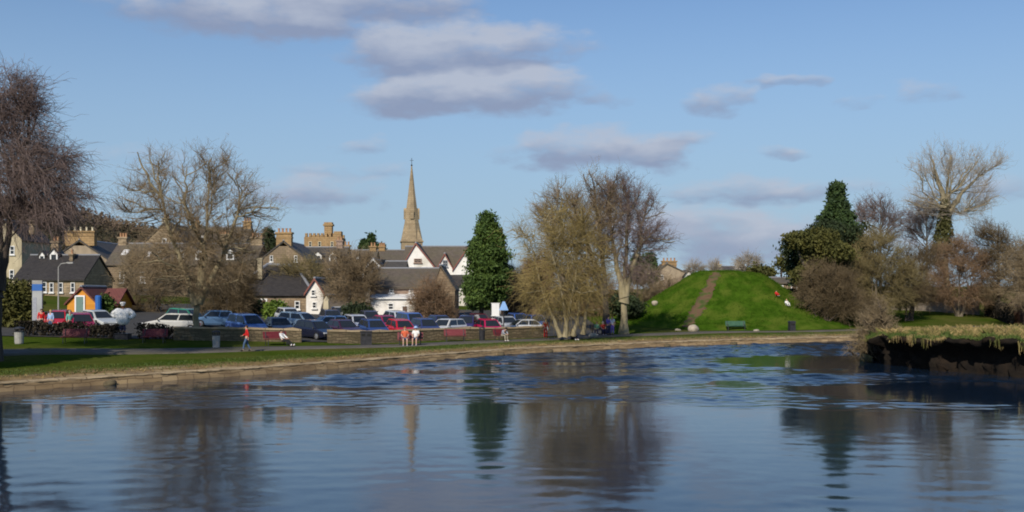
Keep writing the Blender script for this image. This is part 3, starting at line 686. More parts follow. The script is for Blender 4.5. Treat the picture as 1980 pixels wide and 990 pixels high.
person('person in a white top and pale blue hat sitting on the bench', 'sit', gp(804, 76.2), R(-6), 'c_white', 'c_denim', 'c_grey', 'hair_grey', sleeve='short', legs='short', hat=('sun', 'c_skyblue'), group=GP, scale=1.14)
person('person in a grey top leaning forward on a small bench beneath the blue triangular sign', 'lean', gp(972, 83.0), R(40), 'c_grey', 'c_khaki', 'c_white', 'hair_dark', group=GP)
person('person in a long red coat standing by the wall left of the willow', 'stand', gp(1055, 88.0), R(20), 'c_red', 'c_red', 'c_black', 'hair_dark', group=GP)
person('person in dark navy clothes sitting on the ground under the willow', 'ground', gp(1106, 85.2), R(30), 'c_navy', 'c_navy', 'c_white', 'hair_dark', group=GP)
person('person in a green top sitting left of the one in purple by the trees', 'sit', gp(1154, 95.0), R(-10), 'c_green', 'c_navy', 'c_white', 'hair_ginger', group=GP)
person('person in a red top sitting on the bench between the trees', 'sit', gp(1166, 95.1), R(12), 'c_red', 'c_navy', 'c_grey', 'hair_grey', sleeve='short', group=GP)
person('person in a white top standing on the path before the pale forked tree', 'stand', onpath(1184, 94.4), R(-30), 'c_white', 'c_purple', 'c_black', 'hair_ginger', sleeve='short', group=GP)
person('person in a purple top standing close beside the one in white', 'arms', onpath(1176, 94.0), R(40), 'c_purple', 'c_navy', 'c_black', 'hair_brown', group=GP)
def mound_hit(px, y):
    k = (px - 990) / F; v = (HY - y) / F
    for D in np.arange(104, 124, .02):
        if float(mound_h(k * D, D)) >= CZ + v * D: return (k * D, D, float(mound_h(k * D, D)))
    D = 112.0; return (k * D, D, float(gz(k * D, D)))
person('person in red sitting on the right slope of the mound', 'ground', mound_hit(1501, 573), R(15), 'c_red', 'c_red', 'c_grey', 'hair_dark', group=GP, scale=.72)
person('person in white sitting on the right slope of the mound', 'ground', mound_hit(1521, 592), R(10), 'c_white', 'c_white', 'c_white', 'hair_blond', group=GP, scale=.85)
person('person in red sitting on the grass at the right foot of the mound', 'ground', gp(1587, 113.5), R(10), 'c_red', 'c_black', 'c_white', 'hair_dark', group=GP)
person('person in white sitting on the grass at the right foot of the mound', 'ground', gp(1603, 114), R(-30), 'c_white', 'c_black', 'c_white', 'hair_brown', group=GP)
person('person in a bright red top standing behind the dark hedge nearest the tall sign', 'stand', gp(80, 76.8), R(20), 'c_red', 'c_black', 'c_black', 'hair_dark', group=GP)
person('person in a pale blue top with fair hair standing behind the dark hedge', 'stand', gp(98, 76.5), R(-15), 'c_skyblue', 'c_denim', 'c_black', 'hair_blond', group=GP)
person('person in a teal top standing behind the dark hedge beside the silver car', 'stand', gp(135, 76.9), R(40), 'c_teal', 'c_black', 'c_black', 'hair_grey', group=GP)
# white chef figure on a dark plinth
D = 74.6; b = gp(238, D); st = person('large white chef figure with hands on hips and flat white hat above the hedge', 'akimbo', (b[0], b[1], b[2] + .42), R(-14), 'c_white', 'c_navy', 'c_black', 'hair_dark', 'skin_tan', hat=('chef', 'c_white'), name='chef_figure', cat='statue', scale=1.24)
for ch in st.children:
    if ch.name.startswith('top'): ch.scale = (1.0, 1.0, 1.0)
g = skin([Vector((0, 0, .42)), Vector((0, 0, .85)), Vector((0, .01, 1.15)), Vector((0, .01, 1.40)), Vector((.42, .01, 1.30)), Vector((-.42, .01, 1.30)), Vector((.74, .05, 1.06)), Vector((-.74, .05, 1.10)), Vector((.46, -.08, .86)), Vector((-.46, -.08, .92))],
         [(0, 1), (1, 2), (2, 3), (2, 4), (2, 5), (4, 6), (5, 7), (6, 8), (7, 9)], [(.40, .26), (.50, .30), (.48, .28), .12, .19, .19, .16, .16, .12, .12]); g.name = 'apron_coat'; g.materials.append(M['c_white']); link('coat', g, st)
t = thing('plinth', 'dark square plinth under the white chef figure', 'plinth', b); MB().box((0, 0, .18), (.95, .8, .42)).box((0, 0, .395), (1.05, .9, .05)).build('block', M['bin_dark'], t)
# ---------------------------------------------------------------- cars
def car_proto(kind):
    Lc, hw, belt, roofz, prof = dict(
        hatch=(3.9, .84, .86, 1.44, (-1.72, -1.42, .35, 1.05)), estate=(4.4, .87, .88, 1.46, (-2.05, -1.72, .45, 1.2)), saloon=(4.4, .86, .86, 1.40, (-1.55, -.95, .40, 1.15)), mpv=(4.3, .89, .95, 1.64, (-2.0, -1.75, .55, 1.5)))[kind]
    xr, xrt, xft, xf = prof; h = Lc / 2; parts = {}
    m = MB(); m.sm = False
    tail = belt - .02 if kind != 'saloon' else belt + .02
    st = [(-h, .42, tail - .22, hw * .86), (-h + .12, .30, tail - .04, hw * .95), (-h + .5, .2, tail, hw), (xr + .1, .2, belt, hw), (0, .2, belt, hw), (xf, .2, belt - .0, hw), (h - .45, .2, belt - .13, hw * .98), (h - .1, .3, belt - .24, hw * .9), (h, .4, belt - .36, hw * .8)]
    rings = []
    for (x, zb, zt, w_) in st: rings += [(x, -w_, zb + .14), (x, -w_ * .93, zb), (x, w_ * .93, zb), (x, w_, zb + .14), (x, w_, zt - .1), (x, w_ * .9, zt), (x, -w_ * .9, zt), (x, -w_, zt - .1)]
    n = len(st); fs = [(i * 8 + k, i * 8 + (k + 1) % 8, (i + 1) * 8 + (k + 1) % 8, (i + 1) * 8 + k) for i in range(n - 1) for k in range(8)]; fs = [f[::-1] for f in fs] + [tuple(range(8)), tuple(range(n * 8 - 1, n * 8 - 9, -1))]
    m.add(rings, fs)
    wb, wt = hw * .93, hw * .70; zb = belt - .03
    def sect(x, w_, z): return [(x, -w_, z), (x, w_, z)]
    c = sect(xr, wb, zb) + sect(xrt, wt, roofz - .05) + sect((xrt * .8 + xft * .2), wt * .98, roofz) + sect((xrt * .2 + xft * .8), wt * .98, roofz) + sect(xft, wt, roofz - .06) + sect(xf, wb, zb)
    m.add(c, [(0, 2, 3, 1), (2, 4, 5, 3), (4, 6, 7, 5), (6, 8, 9, 7), (8, 10, 11, 9), (0, 10, 8, 6, 4, 2), (1, 3, 5, 7, 9, 11), (0, 1, 11, 10)])
    parts['body'] = [('body', m, None, None)]
    def lerp(a, b, t): return tuple(a[i] + (b[i] - a[i]) * t for i in range(3))
    def quadwin(A, B, C_, D_, off): # inset quad pushed out
        ctr = tuple(sum(p[i] for p in (A, B, C_, D_)) / 4 for i in range(3)); q = [lerp(p, ctr, .12) for p in (A, B, C_, D_)]
        return [tuple(p[i] + off[i] for i in range(3)) for p in q]
    win = []
    for (nm, q, off) in (('windscreen', (c[10], c[11], c[9], c[8]), (.02, 0, .02)), ('rear_window', (c[0], c[2], c[3], c[1]), (-.02, 0, .02))):
        win.append((nm, MB().add(quadwin(*q, off), [(0, 1, 2, 3)]), 'glass', None))
    for s in (0, 1):
        a, b_, t1, t0 = c[0 + s], c[10 + s], c[8 + s], c[2 + s]; off = (0, (-.018, .018)[s], .004)
        mb = MB()
        for (u0, u1) in ((.04, .48), (.52, .95)):
            q = [lerp(a, b_, u0), lerp(a, b_, u1), lerp(t0, t1, u1), lerp(t0, t1, u0)]
            q = [lerp(q[0], q[3], .14), lerp(q[1], q[2], .14), lerp(q[1], q[2], .9), lerp(q[0], q[3], .9)]
            mb.add([tuple(p[i] + off[i] for i in range(3)) for p in q], [(0, 1, 2, 3)])
        win.append(('side_window', mb, 'glass', None))
    wh = []
    for x in (-h + .75, h - .78):
        for s in (-1, 1): wh.append((x, s))
    li = []
    for s in (-1, 1):
        li.append(('headlight', MB().box((h - .10, s * hw * .66, belt - .30), (.16, hw * .34, .15)), 'lamp_clear', None))
        li.append(('taillight', MB().box((-h + .08, s * hw * .74, tail - .24), (.14, hw * .26, .26)), 'lamp_red', None))
    li.append(('bumper', MB().box((h - .0, 0, .40), (.12, hw * 1.62, .16)), 'black_plastic', None)); li.append(('bumper', MB().box((-h, 0, .42), (.12, hw * 1.66, .16)), 'black_plastic', None))
    li.append(('number_plate', MB().box((h + .065, 0, .42), (.012, .5, .11)), 'white_paint', None)); li.append(('grille', MB().box((h - .015, 0, belt - .44), (.06, hw * .8, .1)), 'black_plastic', None))
    for s in (-1, 1): li.append(('wing_mirror', MB().ellipsoid((xf - .2, s * (hw + .06), belt + .04), (.06, .1, .07), 8, 6), 'black_plastic', None))
    root = bpy.data.objects.new('parked_car', None); COL.objects.link(root)
    parts['body'][0][1].build('body', M['white_paint'], root)
    for nm, mb, mt, _ in win + li: mb.build(nm, M[mt], root)
    for x, s in wh:
        ty = MB(); r = .31; k = 18
        for (rad, yy) in ((r * .62, hw + .012), (r * .95, hw + .012), (r, hw - .02), (r, hw - .18), (r * .9, hw - .2)): ty.v += [(x + rad * math.cos(a * 2 * math.pi / k), s * yy, r + rad * math.sin(a * 2 * math.pi / k)) for a in range(k)]
        for i in range(4):
            for a in range(k): ty.f.append([i * k + a, i * k + (a + 1) % k, (i + 1) * k + (a + 1) % k, (i + 1) * k + a]); ty.m.append(0); ty.smooth.append(False)
        w_ = ty.build('wheel', M['tyre'], root)
        rm = MB(); q = [(x + r * .63 * math.cos(a * 2 * math.pi / k), s * (hw + .004), r + r * .63 * math.sin(a * 2 * math.pi / k)) for a in range(k)]; rm.add(q + [(x, s * (hw + .03), r)], [(a, (a + 1) % k, k) for a in range(k)]); rm.build('rim', M['rim'], w_)
    return root
PROTO = {}
def car(px, off, kind, colour, hd, label, D=None):
    if kind not in PROTO: PROTO[kind] = car_proto(kind); r = PROTO[kind]
    else: r = copy_tree(PROTO[kind])
    if D is None:
        D = wp(px)[1]
        for _ in range(12): D = float(wl(PX(px, D))) + off
    x = PX(px, D); r.location = (x, D, float(gz(x, D)) + .03); hh = R(hd)
    zx = float(gz(x + math.cos(hh) * 1.3, D + math.sin(hh) * 1.3) - gz(x - math.cos(hh) * 1.3, D - math.sin(hh) * 1.3)) / 2.6
    r.rotation_euler = (0, -math.atan(zx), hh); tag(r, label, 'car', 'cars parked behind the low wall')
    key = 'paint_%02d%02d%02d' % tuple(int(c * 99) for c in colour)
    if key not in M: M[key] = paint(key, colour, .22, .5, 0.0, .6)
    for ch in r.children:
        if ch.name.split('.')[0] == 'body':
            ch.material_slots[0].link = 'OBJECT'; ch.material_slots[0].material = M[key]
def wp(px):
    k = (px - 990) / F; ys = np.linspace(40, 110, 2000); xs = k * ys; j = np.argmin(np.abs(ys - wl(xs))); return (xs[j], ys[j])
car(113, 7.5, 'hatch', (.50, .008, .008), -80, 'bright red hatchback beside the tall information sign')
car(157, 5.2, 'hatch', (.30, .01, .05), -60, 'crimson hatchback just in front of the silver saloon')
car(187, 9.6, 'saloon', (.50, .53, .52), -38, 'silver saloon in front of the orange hut')
car(330, 7.0, 'estate', (.60, .60, .57), 200, 'white estate car left of the spreading tree trunk')
car(362, 13.5, 'hatch', (.03, .19, .12), -20, 'green hatchback behind the spreading tree trunk')
car(410, 12.5, 'hatch', (.10, .19, .33), -150, 'pale blue hatchback right of the spreading tree trunk')
car(477, 6.2, 'mpv', (.08, .17, .46), -48, 'blue people carrier, the first car right of the spreading tree')
car(537, 7.2, 'saloon', (.02, .02, .05), -62, 'dark navy saloon next to the blue people carrier')
car(609, 3.6, 'hatch', (.012, .014, .03), -40, 'black hatchback in the gap of the stone wall')
car(580, 14.0, 'estate', (.26, .36, .46), -30, 'grey-blue estate car behind the gap in the wall')
car(632, 10.6, 'hatch', (.17, .30, .54), -150, 'light blue hatchback behind the black one in the gap')
car(662, 5.8, 'saloon', (.045, .012, .03), -52, 'dark maroon saloon close behind the wall')
car(690, 12.0, 'hatch', (.62, .64, .66), -60, 'white hatchback left of the blue row of cars')
car(722, 5.8, 'hatch', (.025, .05, .17), -62, 'navy hatchback behind the wall near the dark twin litter bin')
car(745, 12.5, 'saloon', (.30, .02, .07), -58, 'crimson saloon in the second row below the white lean-to')
car(775, 5.0, 'hatch', (.50, .01, .02), -62, 'small red hatchback behind the two people on the bench')
car(795, 13.0, 'mpv', (.04, .09, .33), -62, 'tall royal blue people carrier below the white lean-to')
car(822, 6.4, 'hatch', (.03, .04, .13), -62, 'dark blue hatchback between the red hatchback and the white estate')
car(864, 5.6, 'estate', (.66, .67, .66), -118, 'white estate car with roof higher than its neighbours above the red bench')
car(850, 13.5, 'saloon', (.03, .035, .10), -62, 'navy saloon in the second row behind the white estate')
car(905, 8.6, 'mpv', (.035, .03, .11), -100, 'dark purple-blue people carrier right of the white estate')
car(946, 5.8, 'hatch', (.50, .015, .09), -70, 'pinkish-red hatchback above the dark litter post')
car(925, 15.5, 'saloon', (.12, .02, .04), -70, 'dark red saloon in the second row left of the notice board')
car(978, 10.2, 'saloon', (.45, .47, .48), -65, 'silver saloon below the white notice board')
car(1012, 5.5, 'saloon', (.52, .54, .56), -160, 'pale grey saloon low behind the wall right of the blue sign')
car(1002, 15.5, 'hatch', (.05, .11, .35), -70, 'blue hatchback in front of the brick garage')
car(1036, 11.5, 'hatch', (.04, .09, .26), -75, 'blue hatchback nearest the willow')
car(640, 18.5, 'estate', (.03, .04, .08), -70, 'dark estate car in the back row below the white gable')
car(715, 19.0, 'hatch', (.05, .05, .08), -70, 'dark hatchback in the back row left of the white lean-to')
car(558, 20.0, 'hatch', (.55, .57, .58), -60, 'silver hatchback behind the lime-green bush end of the car park')
car(770, 19.5, 'estate', (.50, .53, .56), -60, 'silver estate car in the back row below the white lean-to')
car(655, 24.5, 'hatch', (.55, .57, .58), -100, 'small white hatchback furthest back by the brown-roofed shed')
# ---------------------------------------------------------------- benches, bins, signs, stones
def bench(px, D, rz, label, mat='bench_red', L_=1.75, frame='iron'):
    t = thing('park_bench', label, 'bench', gp(px, D), rz, 'benches along the river'); m = MB()
    for k in range(4): m.box((0, -.27 + k * .13, .45), (L_, .11, .035))
    m.build('seat', M[mat], t); m = MB()
    for k in range(4): m.add([(-L_ / 2, .20 + k * .03, .50 + k * .12), (L_ / 2, .20 + k * .03, .50 + k * .12), (L_ / 2, .228 + k * .03, .612 + k * .12), (-L_ / 2, .228 + k * .03, .612 + k * .12), (-L_ / 2, .235 + k * .03, .50 + k * .12), (L_ / 2, .235 + k * .03, .50 + k * .12), (L_ / 2, .263 + k * .03, .612 + k * .12), (-L_ / 2, .263 + k * .03, .612 + k * .12)], [(0, 1, 2, 3), (7, 6, 5, 4), (0, 4, 5, 1), (3, 2, 6, 7), (0, 3, 7, 4), (1, 5, 6, 2)])
    m.build('backrest', M[mat], t)
    for s in (-1, 1):
        x = s * (L_ / 2 - .18); m = MB(); m.tube([(x, -.29, 0), (x, -.25, .43), (x, .16, .43), (x, .30, .98)], .028, 6).tube([(x, .26, 0), (x, .16, .43)], .028, 6).tube([(x, -.26, .43), (x, -.27, .64), (x, .16, .66)], .022, 6); m.build('leg', M[frame], t)
    return t
bench(145, 69.5, R(6), 'shaded dark red bench in front of the long hedge, leftmost of the benches')
bench(298, 72.6, R(4), 'empty dark red bench left of the spreading tree')
bench(534, 73.9, R(35), 'red bench on which a person in white leans back')
bench(793, 76.6, R(3), 'red bench holding two people by the path', L_=1.9)
bench(880, 82.4, R(8), 'empty red bench below the white estate car')
bench(969, 83.5, R(40), 'small red bench under the person in grey', L_=1.2)
bench(1160, 95.5, R(0), 'dark bench between the willow and the pale forked tree', 'bin_dark')
bench(1423, 108.4, R(2), 'green bench at the foot of the mound', 'bench_green', 2.1)
def bin_round(px, D, label, body, h=1.0, r=.27, lid='iron'):
    t = thing('litter_bin', label, 'litter bin', gp(px, D)); MB().lathe((0, 0, 0), [(r * .85, 0), (r * .9, .06), (r, h * .72), (r * 1.03, h * .74)], 16).build('body', M[body], t)
    m = MB().lathe((0, 0, h * .74), [(r * 1.08, 0), (r * 1.08, .04), (r * .95, .05)], 16)
    for k in range(4): m.box((math.cos(k * 1.57 + .7) * r * .9, math.sin(k * 1.57 + .7) * r * .9, h * .86), (.05, .05, h * .2))
    m.lathe((0, 0, h * .94), [(r * 1.1, 0), (r * .9, .08), (.03, .13)], 16); m.build('lid', M[lid], t); return t
bin_round(37, 67.6, 'pale grey litter bin in the shade at the far left of the path', 'bin_grey', 1.05, .3)
bin_round(418, 70.6, 'pale grey litter bin between the spreading tree and the red-jumpered walker', 'bin_grey', 1.15, .26, 'bin_dark')
bin_round(932, 84.2, 'slim black litter bin against the wall below the pinkish-red car', 'bin_dark', 1.05, .25)
t = thing('litter_bin', 'dark twin litter bin with two openings against the wall', 'litter bin', gp(708, 76.9), R(8)); MB().box((0, 0, .5), (.82, .5, 1.0)).build('body', M['bin_dark'], t); MB().box((0, 0, 1.03), (.92, .6, .06)).build('lid', M['bin_dark'], t)
for s in (-1, 1): MB().box((s * .2, -.252, .78), (.28, .02, .2)).build('opening', M['tyre'], t)
t = thing('litter_bin', 'dark square litter bin on the grass right of the mound', 'litter bin', gp(1531, 105.4), R(10)); MB().box((0, 0, .45), (.6, .55, .9), 0, .95).build('body', M['bin_dark'], t); MB().box((0, 0, .96), (.66, .6, .12), 0, .8).build('lid', M['iron'], t); MB().box((0, -.275, .68), (.4, .03, .16)).build('opening', M['tyre'], t)
# twiggy planter by the grey bin
t = thing('tall_information_sign', 'tall grey information sign with a blue band at its head', 'sign', gp(72.5, 78.2), R(4)); m = MB().box((0, 0, 1.75), (.72, .16, 3.5)); m.build('panel', M['sign_grey'], t)
hz = 3.5; MB().box((0, 0, hz + .10), (.74, .18, .26)).build('head_strip', M['bin_grey'], t); MB().box((0, -.005, hz - .30), (.735, .18, .5)).build('blue_band', M['sign_blue'], t)
MB().box((-.17, -.085, 1.5), (.26, .02, 1.9)).build('picture', M['c_grey'], t); MB().box((0, 0, .1), (.9, .4, .22)).build('base', M['iron'], t)
def board(px, D, y0, y1, wpx, label, mat, cat='notice board', name='notice_board', post='iron'):
    b = gp(px, D); t = thing(name, label, cat, b, R(4)); z0, z1, w_ = PZ(y1, D) - b[2], PZ(y0, D) - b[2], wpx * D / F
    MB().box((0, 0, (z0 + z1) / 2), (w_, .06, z1 - z0)).build('board', M[mat], t); f = MB(); f.box((0, 0, z1 + .03), (w_ + .12, .1, .06)).box((0, 0, z0 - .03), (w_ + .12, .1, .06)); f.build('frame', M['white_paint'], t)
    for s in (-1, 1): MB().box((s * (w_ / 2 + .03), 0, (z1 + .0) / 2), (.07, .08, z1)).build('post', M[post], t)
    return t
board(958, 99.5, 587, 610, 15, 'white notice board on posts among the parked cars', 'white_paint')
M['sign_green'] = paint('sign_green', (.45, .60, .42), .5)
board(558, 97.5, 600, 614, 13, 'small pale green notice board beside the lime-green bush', 'sign_green')
D = 91.8; b = gp(974, D); t = thing('post_sign', 'light blue triangular sign on a slim dark post behind the wall', 'sign', b); MB().tube([(0, 0, 0), (0, 0, PZ(584, D) - b[2])], .05, 8).build('post', M['iron'], t)
zt, zb = PZ(583, D) - b[2], PZ(600, D) - b[2]; MB().prism_y([(-.42, zb), (.42, zb), (.1, zt), (-.1, zt)], -.09, -.05).build('panel', M['sign_sky'], t)
D = 100.0; b = gp(631, D); t = thing('stone_obelisk', 'pale stone obelisk standing behind the cars below the white gable', 'monument', b); zt = PZ(583, D) - b[2]; MB().box((0, 0, zt * .46 + .3), (.62, .62, zt * .9), 0, .7).build('shaft', M['harl_cream'], t); m = MB().box((0, 0, .2), (1.0, 1.0, .4)); m.build('base', M['stone_grey'], t)
MB().lathe((0, 0, zt * .91 + .3), [(.28, 0), (.02, .4)], 4).build('cap', M['harl_cream'], t)
def lamp(px, D, ytop, label):
    b = gp(px, D); t = thing('street_lamp', label, 'street lamp', b, 0, 'street lamps of the car park'); z = PZ(ytop, D) - b[2]
    MB().tube([(0, 0, 0), (0, 0, 1.2), (0, 0, z - .3), (.25, 0, z), (.9, 0, z + .1)], [.09, .07, .05, .045, .04], 8).build('pole', M['bin_grey'], t); MB().box((1.1, 0, z + .1), (.6, .2, .12)).build('lamp_head', M['bin_grey'], t); MB().box((1.12, 0, z + .03), (.45, .16, .03)).build('diffuser', M['lamp_clear'], t)
lamp(113, 98, 510, 'pale lamp post in front of the dark slate house')
def boulder(px, D, r, label, seed, dz=0, at=None):
    rng = np.random.default_rng(seed); m = MB(); m.sm = True; m.ellipsoid((0, 0, r[2] * .6), r, 16, 10)
    ph = rng.random(6) * 6; m.v = [tuple(np.array(v) * (1 + .10 * math.sin(v[0] * 5 / r[0] * .6 + ph[0]) * math.sin(v[2] * 4 / r[2] * .6 + ph[1]) + .07 * math.sin(v[1] * 6 / r[1] + ph[2]))) for v in m.v]
    o = m.build('boulder', M['boulder'], None, at or gp(px, D, dz - .08)); tag(o, label, 'boulder', 'pale boulders by the mound'); return o
boulder(1341, 104.3, (.55, .5, .46), 'largest pale boulder, at the front of the mound', 1)
boulder(1263, 111, (.36, .3, .34), 'pale boulder on the left flank of the mound below the bare trees', 2, 0, mound_hit(1266, 590))
boulder(1311, 106.5, (.32, .28, .18), 'small flat pale stone left of the largest boulder', 3)
boulder(1463, 103.4, (.34, .3, .2), 'small pale stone by the path right of the green bench', 4)
boulder(1146, 90.0, (.4, .35, .3), 'pale stone at the path edge right of the willow', 5)
for k, (px, dd, lab) in enumerate([(1418, .35, 'dark stone at the foot of the far embankment below the mound'), (1290, .3, 'dark stone at the waterline between the grey tree and the mound'), (1062, .3, 'dark stone at the waterline below the willow'), (212, .3, 'dark stone at the waterline under the shaded grass'), (968, .25, 'dark stone at the waterline below the blue sign')]):
    Dk = 80.0
    for _ in range(40): Dk = float(Db(PX(px, Dk))) - dd
    m = MB(); m.sm = True; m.ellipsoid((0, 0, .05), (.34, .26, .2), 12, 8); m.v = [tuple(np.array(v) * (1 + .15 * math.sin(v[0] * 9 + k) * math.sin(v[2] * 9 + k))) for v in m.v]
    tag(m.build('waterside_stone', M['stone_wall'], None, (PX(px, Dk), Dk, .0)), lab, 'stone', 'stones along the waterline')
# ---------------------------------------------------------------- buildings
class House:
    def __init__(s, name, label, cat, pxc, D, rz=0.0, group=None, zbase=None):
        s.D, s.pxc = D, pxc; x = PX(pxc, D); s.z0 = float(gz(x, D)) - .3 if zbase is None else zbase
        s.t = thing(name, label, cat, (x, D, s.z0), rz, group); s.roof = None
    def u(s, px): return (px - s.pxc) * s.D / F
    def h(s, y): return PZ(y, s.D) - s.z0
    def gabled(s, px0, px1, ye, yr, depth, wall, roof, front='eaves', over=.3, y0=0.0, th=.18, wname='wall', skew=None, barge=None):
        x0, x1, e, r = s.u(px0), s.u(px1), s.h(ye), s.h(yr); m = MB()
        if front == 'eaves':
            m.prism_x([(y0, 0), (y0 + depth, 0), (y0 + depth, e), (y0 + depth / 2, r - .12), (y0, e)], x0, x1)
            k = (r - e) / (depth / 2); o = over
            rf = MB().prism_x([(y0 - o, e - k * o), (y0 + depth / 2, r), (y0 + depth + o, e - k * o), (y0 + depth + o, e - k * o + th), (y0 + depth / 2, r + th * 1.3), (y0 - o, e - k * o + th)], x0 - over * .6, x1 + over * .6)
            rd = MB().tube([(x0 - over * .6, y0 + depth / 2, r + th * 1.2), (x1 + over * .6, y0 + depth / 2, r + th * 1.2)], .13, 6)
        else:
            xm = (x0 + x1) / 2 if skew is None else s.u(skew); o = over
            m.prism_y([(x0, 0), (x1, 0), (x1, e), (xm, r - .12), (x0, e)], y0, y0 + depth)
            kl = (r - e) / (xm - x0); kr = (r - e) / (x1 - xm)
            rf = MB().prism_y([(x0 - o, e - kl * o), (xm, r), (x1 + o, e - kr * o), (x1 + o, e - kr * o + th), (xm, r + th * 1.3), (x0 - o, e - kl * o + th)], y0 - over, y0 + depth + over)
            rd = MB().tube([(xm, y0 - over, r + th * 1.2), (xm, y0 + depth + over, r + th * 1.2)], .13, 6)
        m.build(wname, M[wall], s.t); s.roof = rf.build('roof', M[roof], s.t); rd.build('ridge', M['lead'], s.roof)
        if front == 'gable' and barge:
            b = MB(); o = over
            for (xa, za, xb, zb) in ((x0 - o, e - kl * o, xm, r), (xm, r, x1 + o, e - kr * o)):
                b.add([(xa, y0 - over - .09, za - .06), (xb, y0 - over - .09, zb - .06), (xb, y0 - over - .09, zb + .22), (xa, y0 - over - .09, za + .22),
                       (xa, y0 - over - .01, za - .06), (xb, y0 - over - .01, zb - .06), (xb, y0 - over - .01, zb + .22), (xa, y0 - over - .01, za + .22)],
                      [(0, 1, 2, 3), (7, 6, 5, 4), (3, 2, 6, 7), (0, 4, 5, 1), (0, 3, 7, 4), (1, 5, 6, 2)])
            b.build('bargeboard', M[barge], s.roof)
        return s
    def window(s, px, y, wpx, hpx, yf=0.0, frame='white_paint', pane='glass', bars=1):
        c, z, a, b = s.u(px), s.h(y), wpx * s.D / F / 2, hpx * s.D / F / 2; f = MB(); w = min(.11, a * .3)
        for bx in (-1, 1): f.box((c + bx * (a - w / 2), yf - .04, z), (w, .1, 2 * b))
        for bz in (-1, 1): f.box((c, yf - .04, z + bz * (b - w / 2)), (2 * a - 2 * w, .1, w))
        if bars: f.box((c, yf - .035, z), (2 * a - 2 * w, .07, w * .8))
        if bars > 1: f.box((c, yf - .0375, z), (w * .7, .065, 2 * b - 2 * w))
        f.box((c, yf - .09, z - b - .07), (2 * a + .2, .22, .12))
        o = f.build('window', M[frame], s.t)
        MB().box((c, yf - .012, z), (2 * a - w, .03, 2 * b - w)).build('pane', M[pane], o); return o
    def door(s, px, ytop, wpx, yf=0.0, mat='door_brown'):
        c, a, z1 = s.u(px), wpx * s.D / F / 2, s.h(ytop); m = MB().box((c, yf - .03, z1 / 2), (2 * a, .08, z1))
        d = m.build('door', M[mat], s.t); f = MB()
        for q in (-1, 1): f.box((c + q * (a + .07), yf - .045, z1 / 2), (.13, .13, z1))
        f.box((c, yf - .045, z1 + .07), (2 * a + .28, .13, .14)); f.build('door_frame', M['white_paint'], d); MB().ellipsoid((c + a * .7, yf - .1, 1.3), (.05, .05, .05), 8, 5).build('handle', M['lead'], d); return d
    def chimney(s, px0, px1, ytop, ybot, yc, dep=.9, wall='stone_tan', pots=4, cap='stone_tan', parent=None, potm='terracotta'):
        x0, x1, zt, zb = s.u(px0), s.u(px1), s.h(ytop), s.h(ybot); m = MB(); m.box(((x0 + x1) / 2, yc, (zt + zb) / 2), (x1 - x0, dep, zt - zb)).box(((x0 + x1) / 2, yc, zt + .11), (x1 - x0 + .26, dep + .26, .22)).box(((x0 + x1) / 2, yc, zt - .5), (x1 - x0 + .12, dep + .12, .14))
        m.cur = 1
        for i in range(pots): m.lathe((x0 + (x1 - x0) * (i + .5) / pots, yc, zt + .22), [(.17, 0), (.14, .12), (.13, .42), (.17, .46), (.17, .54)], 10)
        return m.build('chimney', [M[wall], M[potm]], parent or s.roof or s.t)
    def skylight(s, px, y, wpx, hpx, slope_front_y, ye, yr, depth, y0=0.0):
        e, r, z = s.h(ye), s.h(yr), s.h(y); k = (r - e) / (depth / 2); yy = y0 + (z - e) / k; c = s.u(px); a, b = wpx * s.D / F / 2, hpx * s.D / F / 2
        dy = b / k; o = .22 * 1.0
        vs = [(c - a, yy - dy, z - b + o), (c + a, yy - dy, z - b + o), (c + a, yy + dy, z + b + o), (c - a, yy + dy, z + b + o)]; vs += [(p[0], p[1], p[2] + .09) for p in vs]
        fr = MB().add(vs, [(3, 2, 1, 0), (4, 5, 6, 7), (0, 1, 5, 4), (1, 2, 6, 5), (2, 3, 7, 6), (3, 0, 4, 7)]).build('skylight', M['white_paint'], s.roof)
        return fr
    def dormer(s, px, ytop, ybot, wpx, yfront, dep=2.0, wall='white_paint', roof='slate'):
        c, a, zt, zb = s.u(px), wpx * s.D / F / 2, s.h(ytop), s.h(ybot); hh = zt - zb
        d = MB().prism_y([(c - a, zb), (c + a, zb), (c + a, zb + hh * .62), (c, zt - .05), (c - a, zb + hh * .62)], yfront, yfront + dep).build('dormer', M[wall], s.t)
        MB().prism_y([(c - a - .2, zb + hh * .52), (c, zt), (c + a + .2, zb + hh * .52), (c + a + .2, zb + hh * .52 + .12), (c, zt + .15), (c - a - .2, zb + hh * .52 + .12)], yfront - .15, yfront + dep).build('dormer_roof', M[roof], d)
        f = MB().box((c, yfront - .02, zb + hh * .34), (a * 1.25, .06, hh * .46)); f.build('dormer_pane', M['glass'], d); return d
    def lean_to(s, px0, px1, ytop, yeave, proj, wall, roof, yf=0.0, wname='porch'):
        x0, x1, zt, ze = s.u(px0), s.u(px1), s.h(ytop), s.h(yeave)
        o = MB().prism_x([(yf - proj, 0), (yf - .01, 0), (yf - .01, zt - .12), (yf - proj, ze)], x0, x1).build(wname, M[wall], s.t)
        MB().prism_x([(yf - proj - .25, ze - .06), (yf - .02, zt - .02), (yf - .02, zt + .14), (yf - proj - .25, ze + .1)], x0 - .15, x1 + .15).build(wname + '_roof', M[roof], o); return o
GH = 'houses of the town behind the car park'
# cream house at the far left
h = House('gabled_house', 'cream gabled house high at the left edge behind the bare tree', 'house', 18, 148)
h.gabled(-22, 42, 462, 428, 9, 'harl_cream', 'slate_dark', 'gable'); h.window(24, 484, 9, 17); h.window(4, 486, 9, 17); h.window(23, 530, 9, 17); h.chimney(34, 44, 424, 450, 4, 1, pots=2)
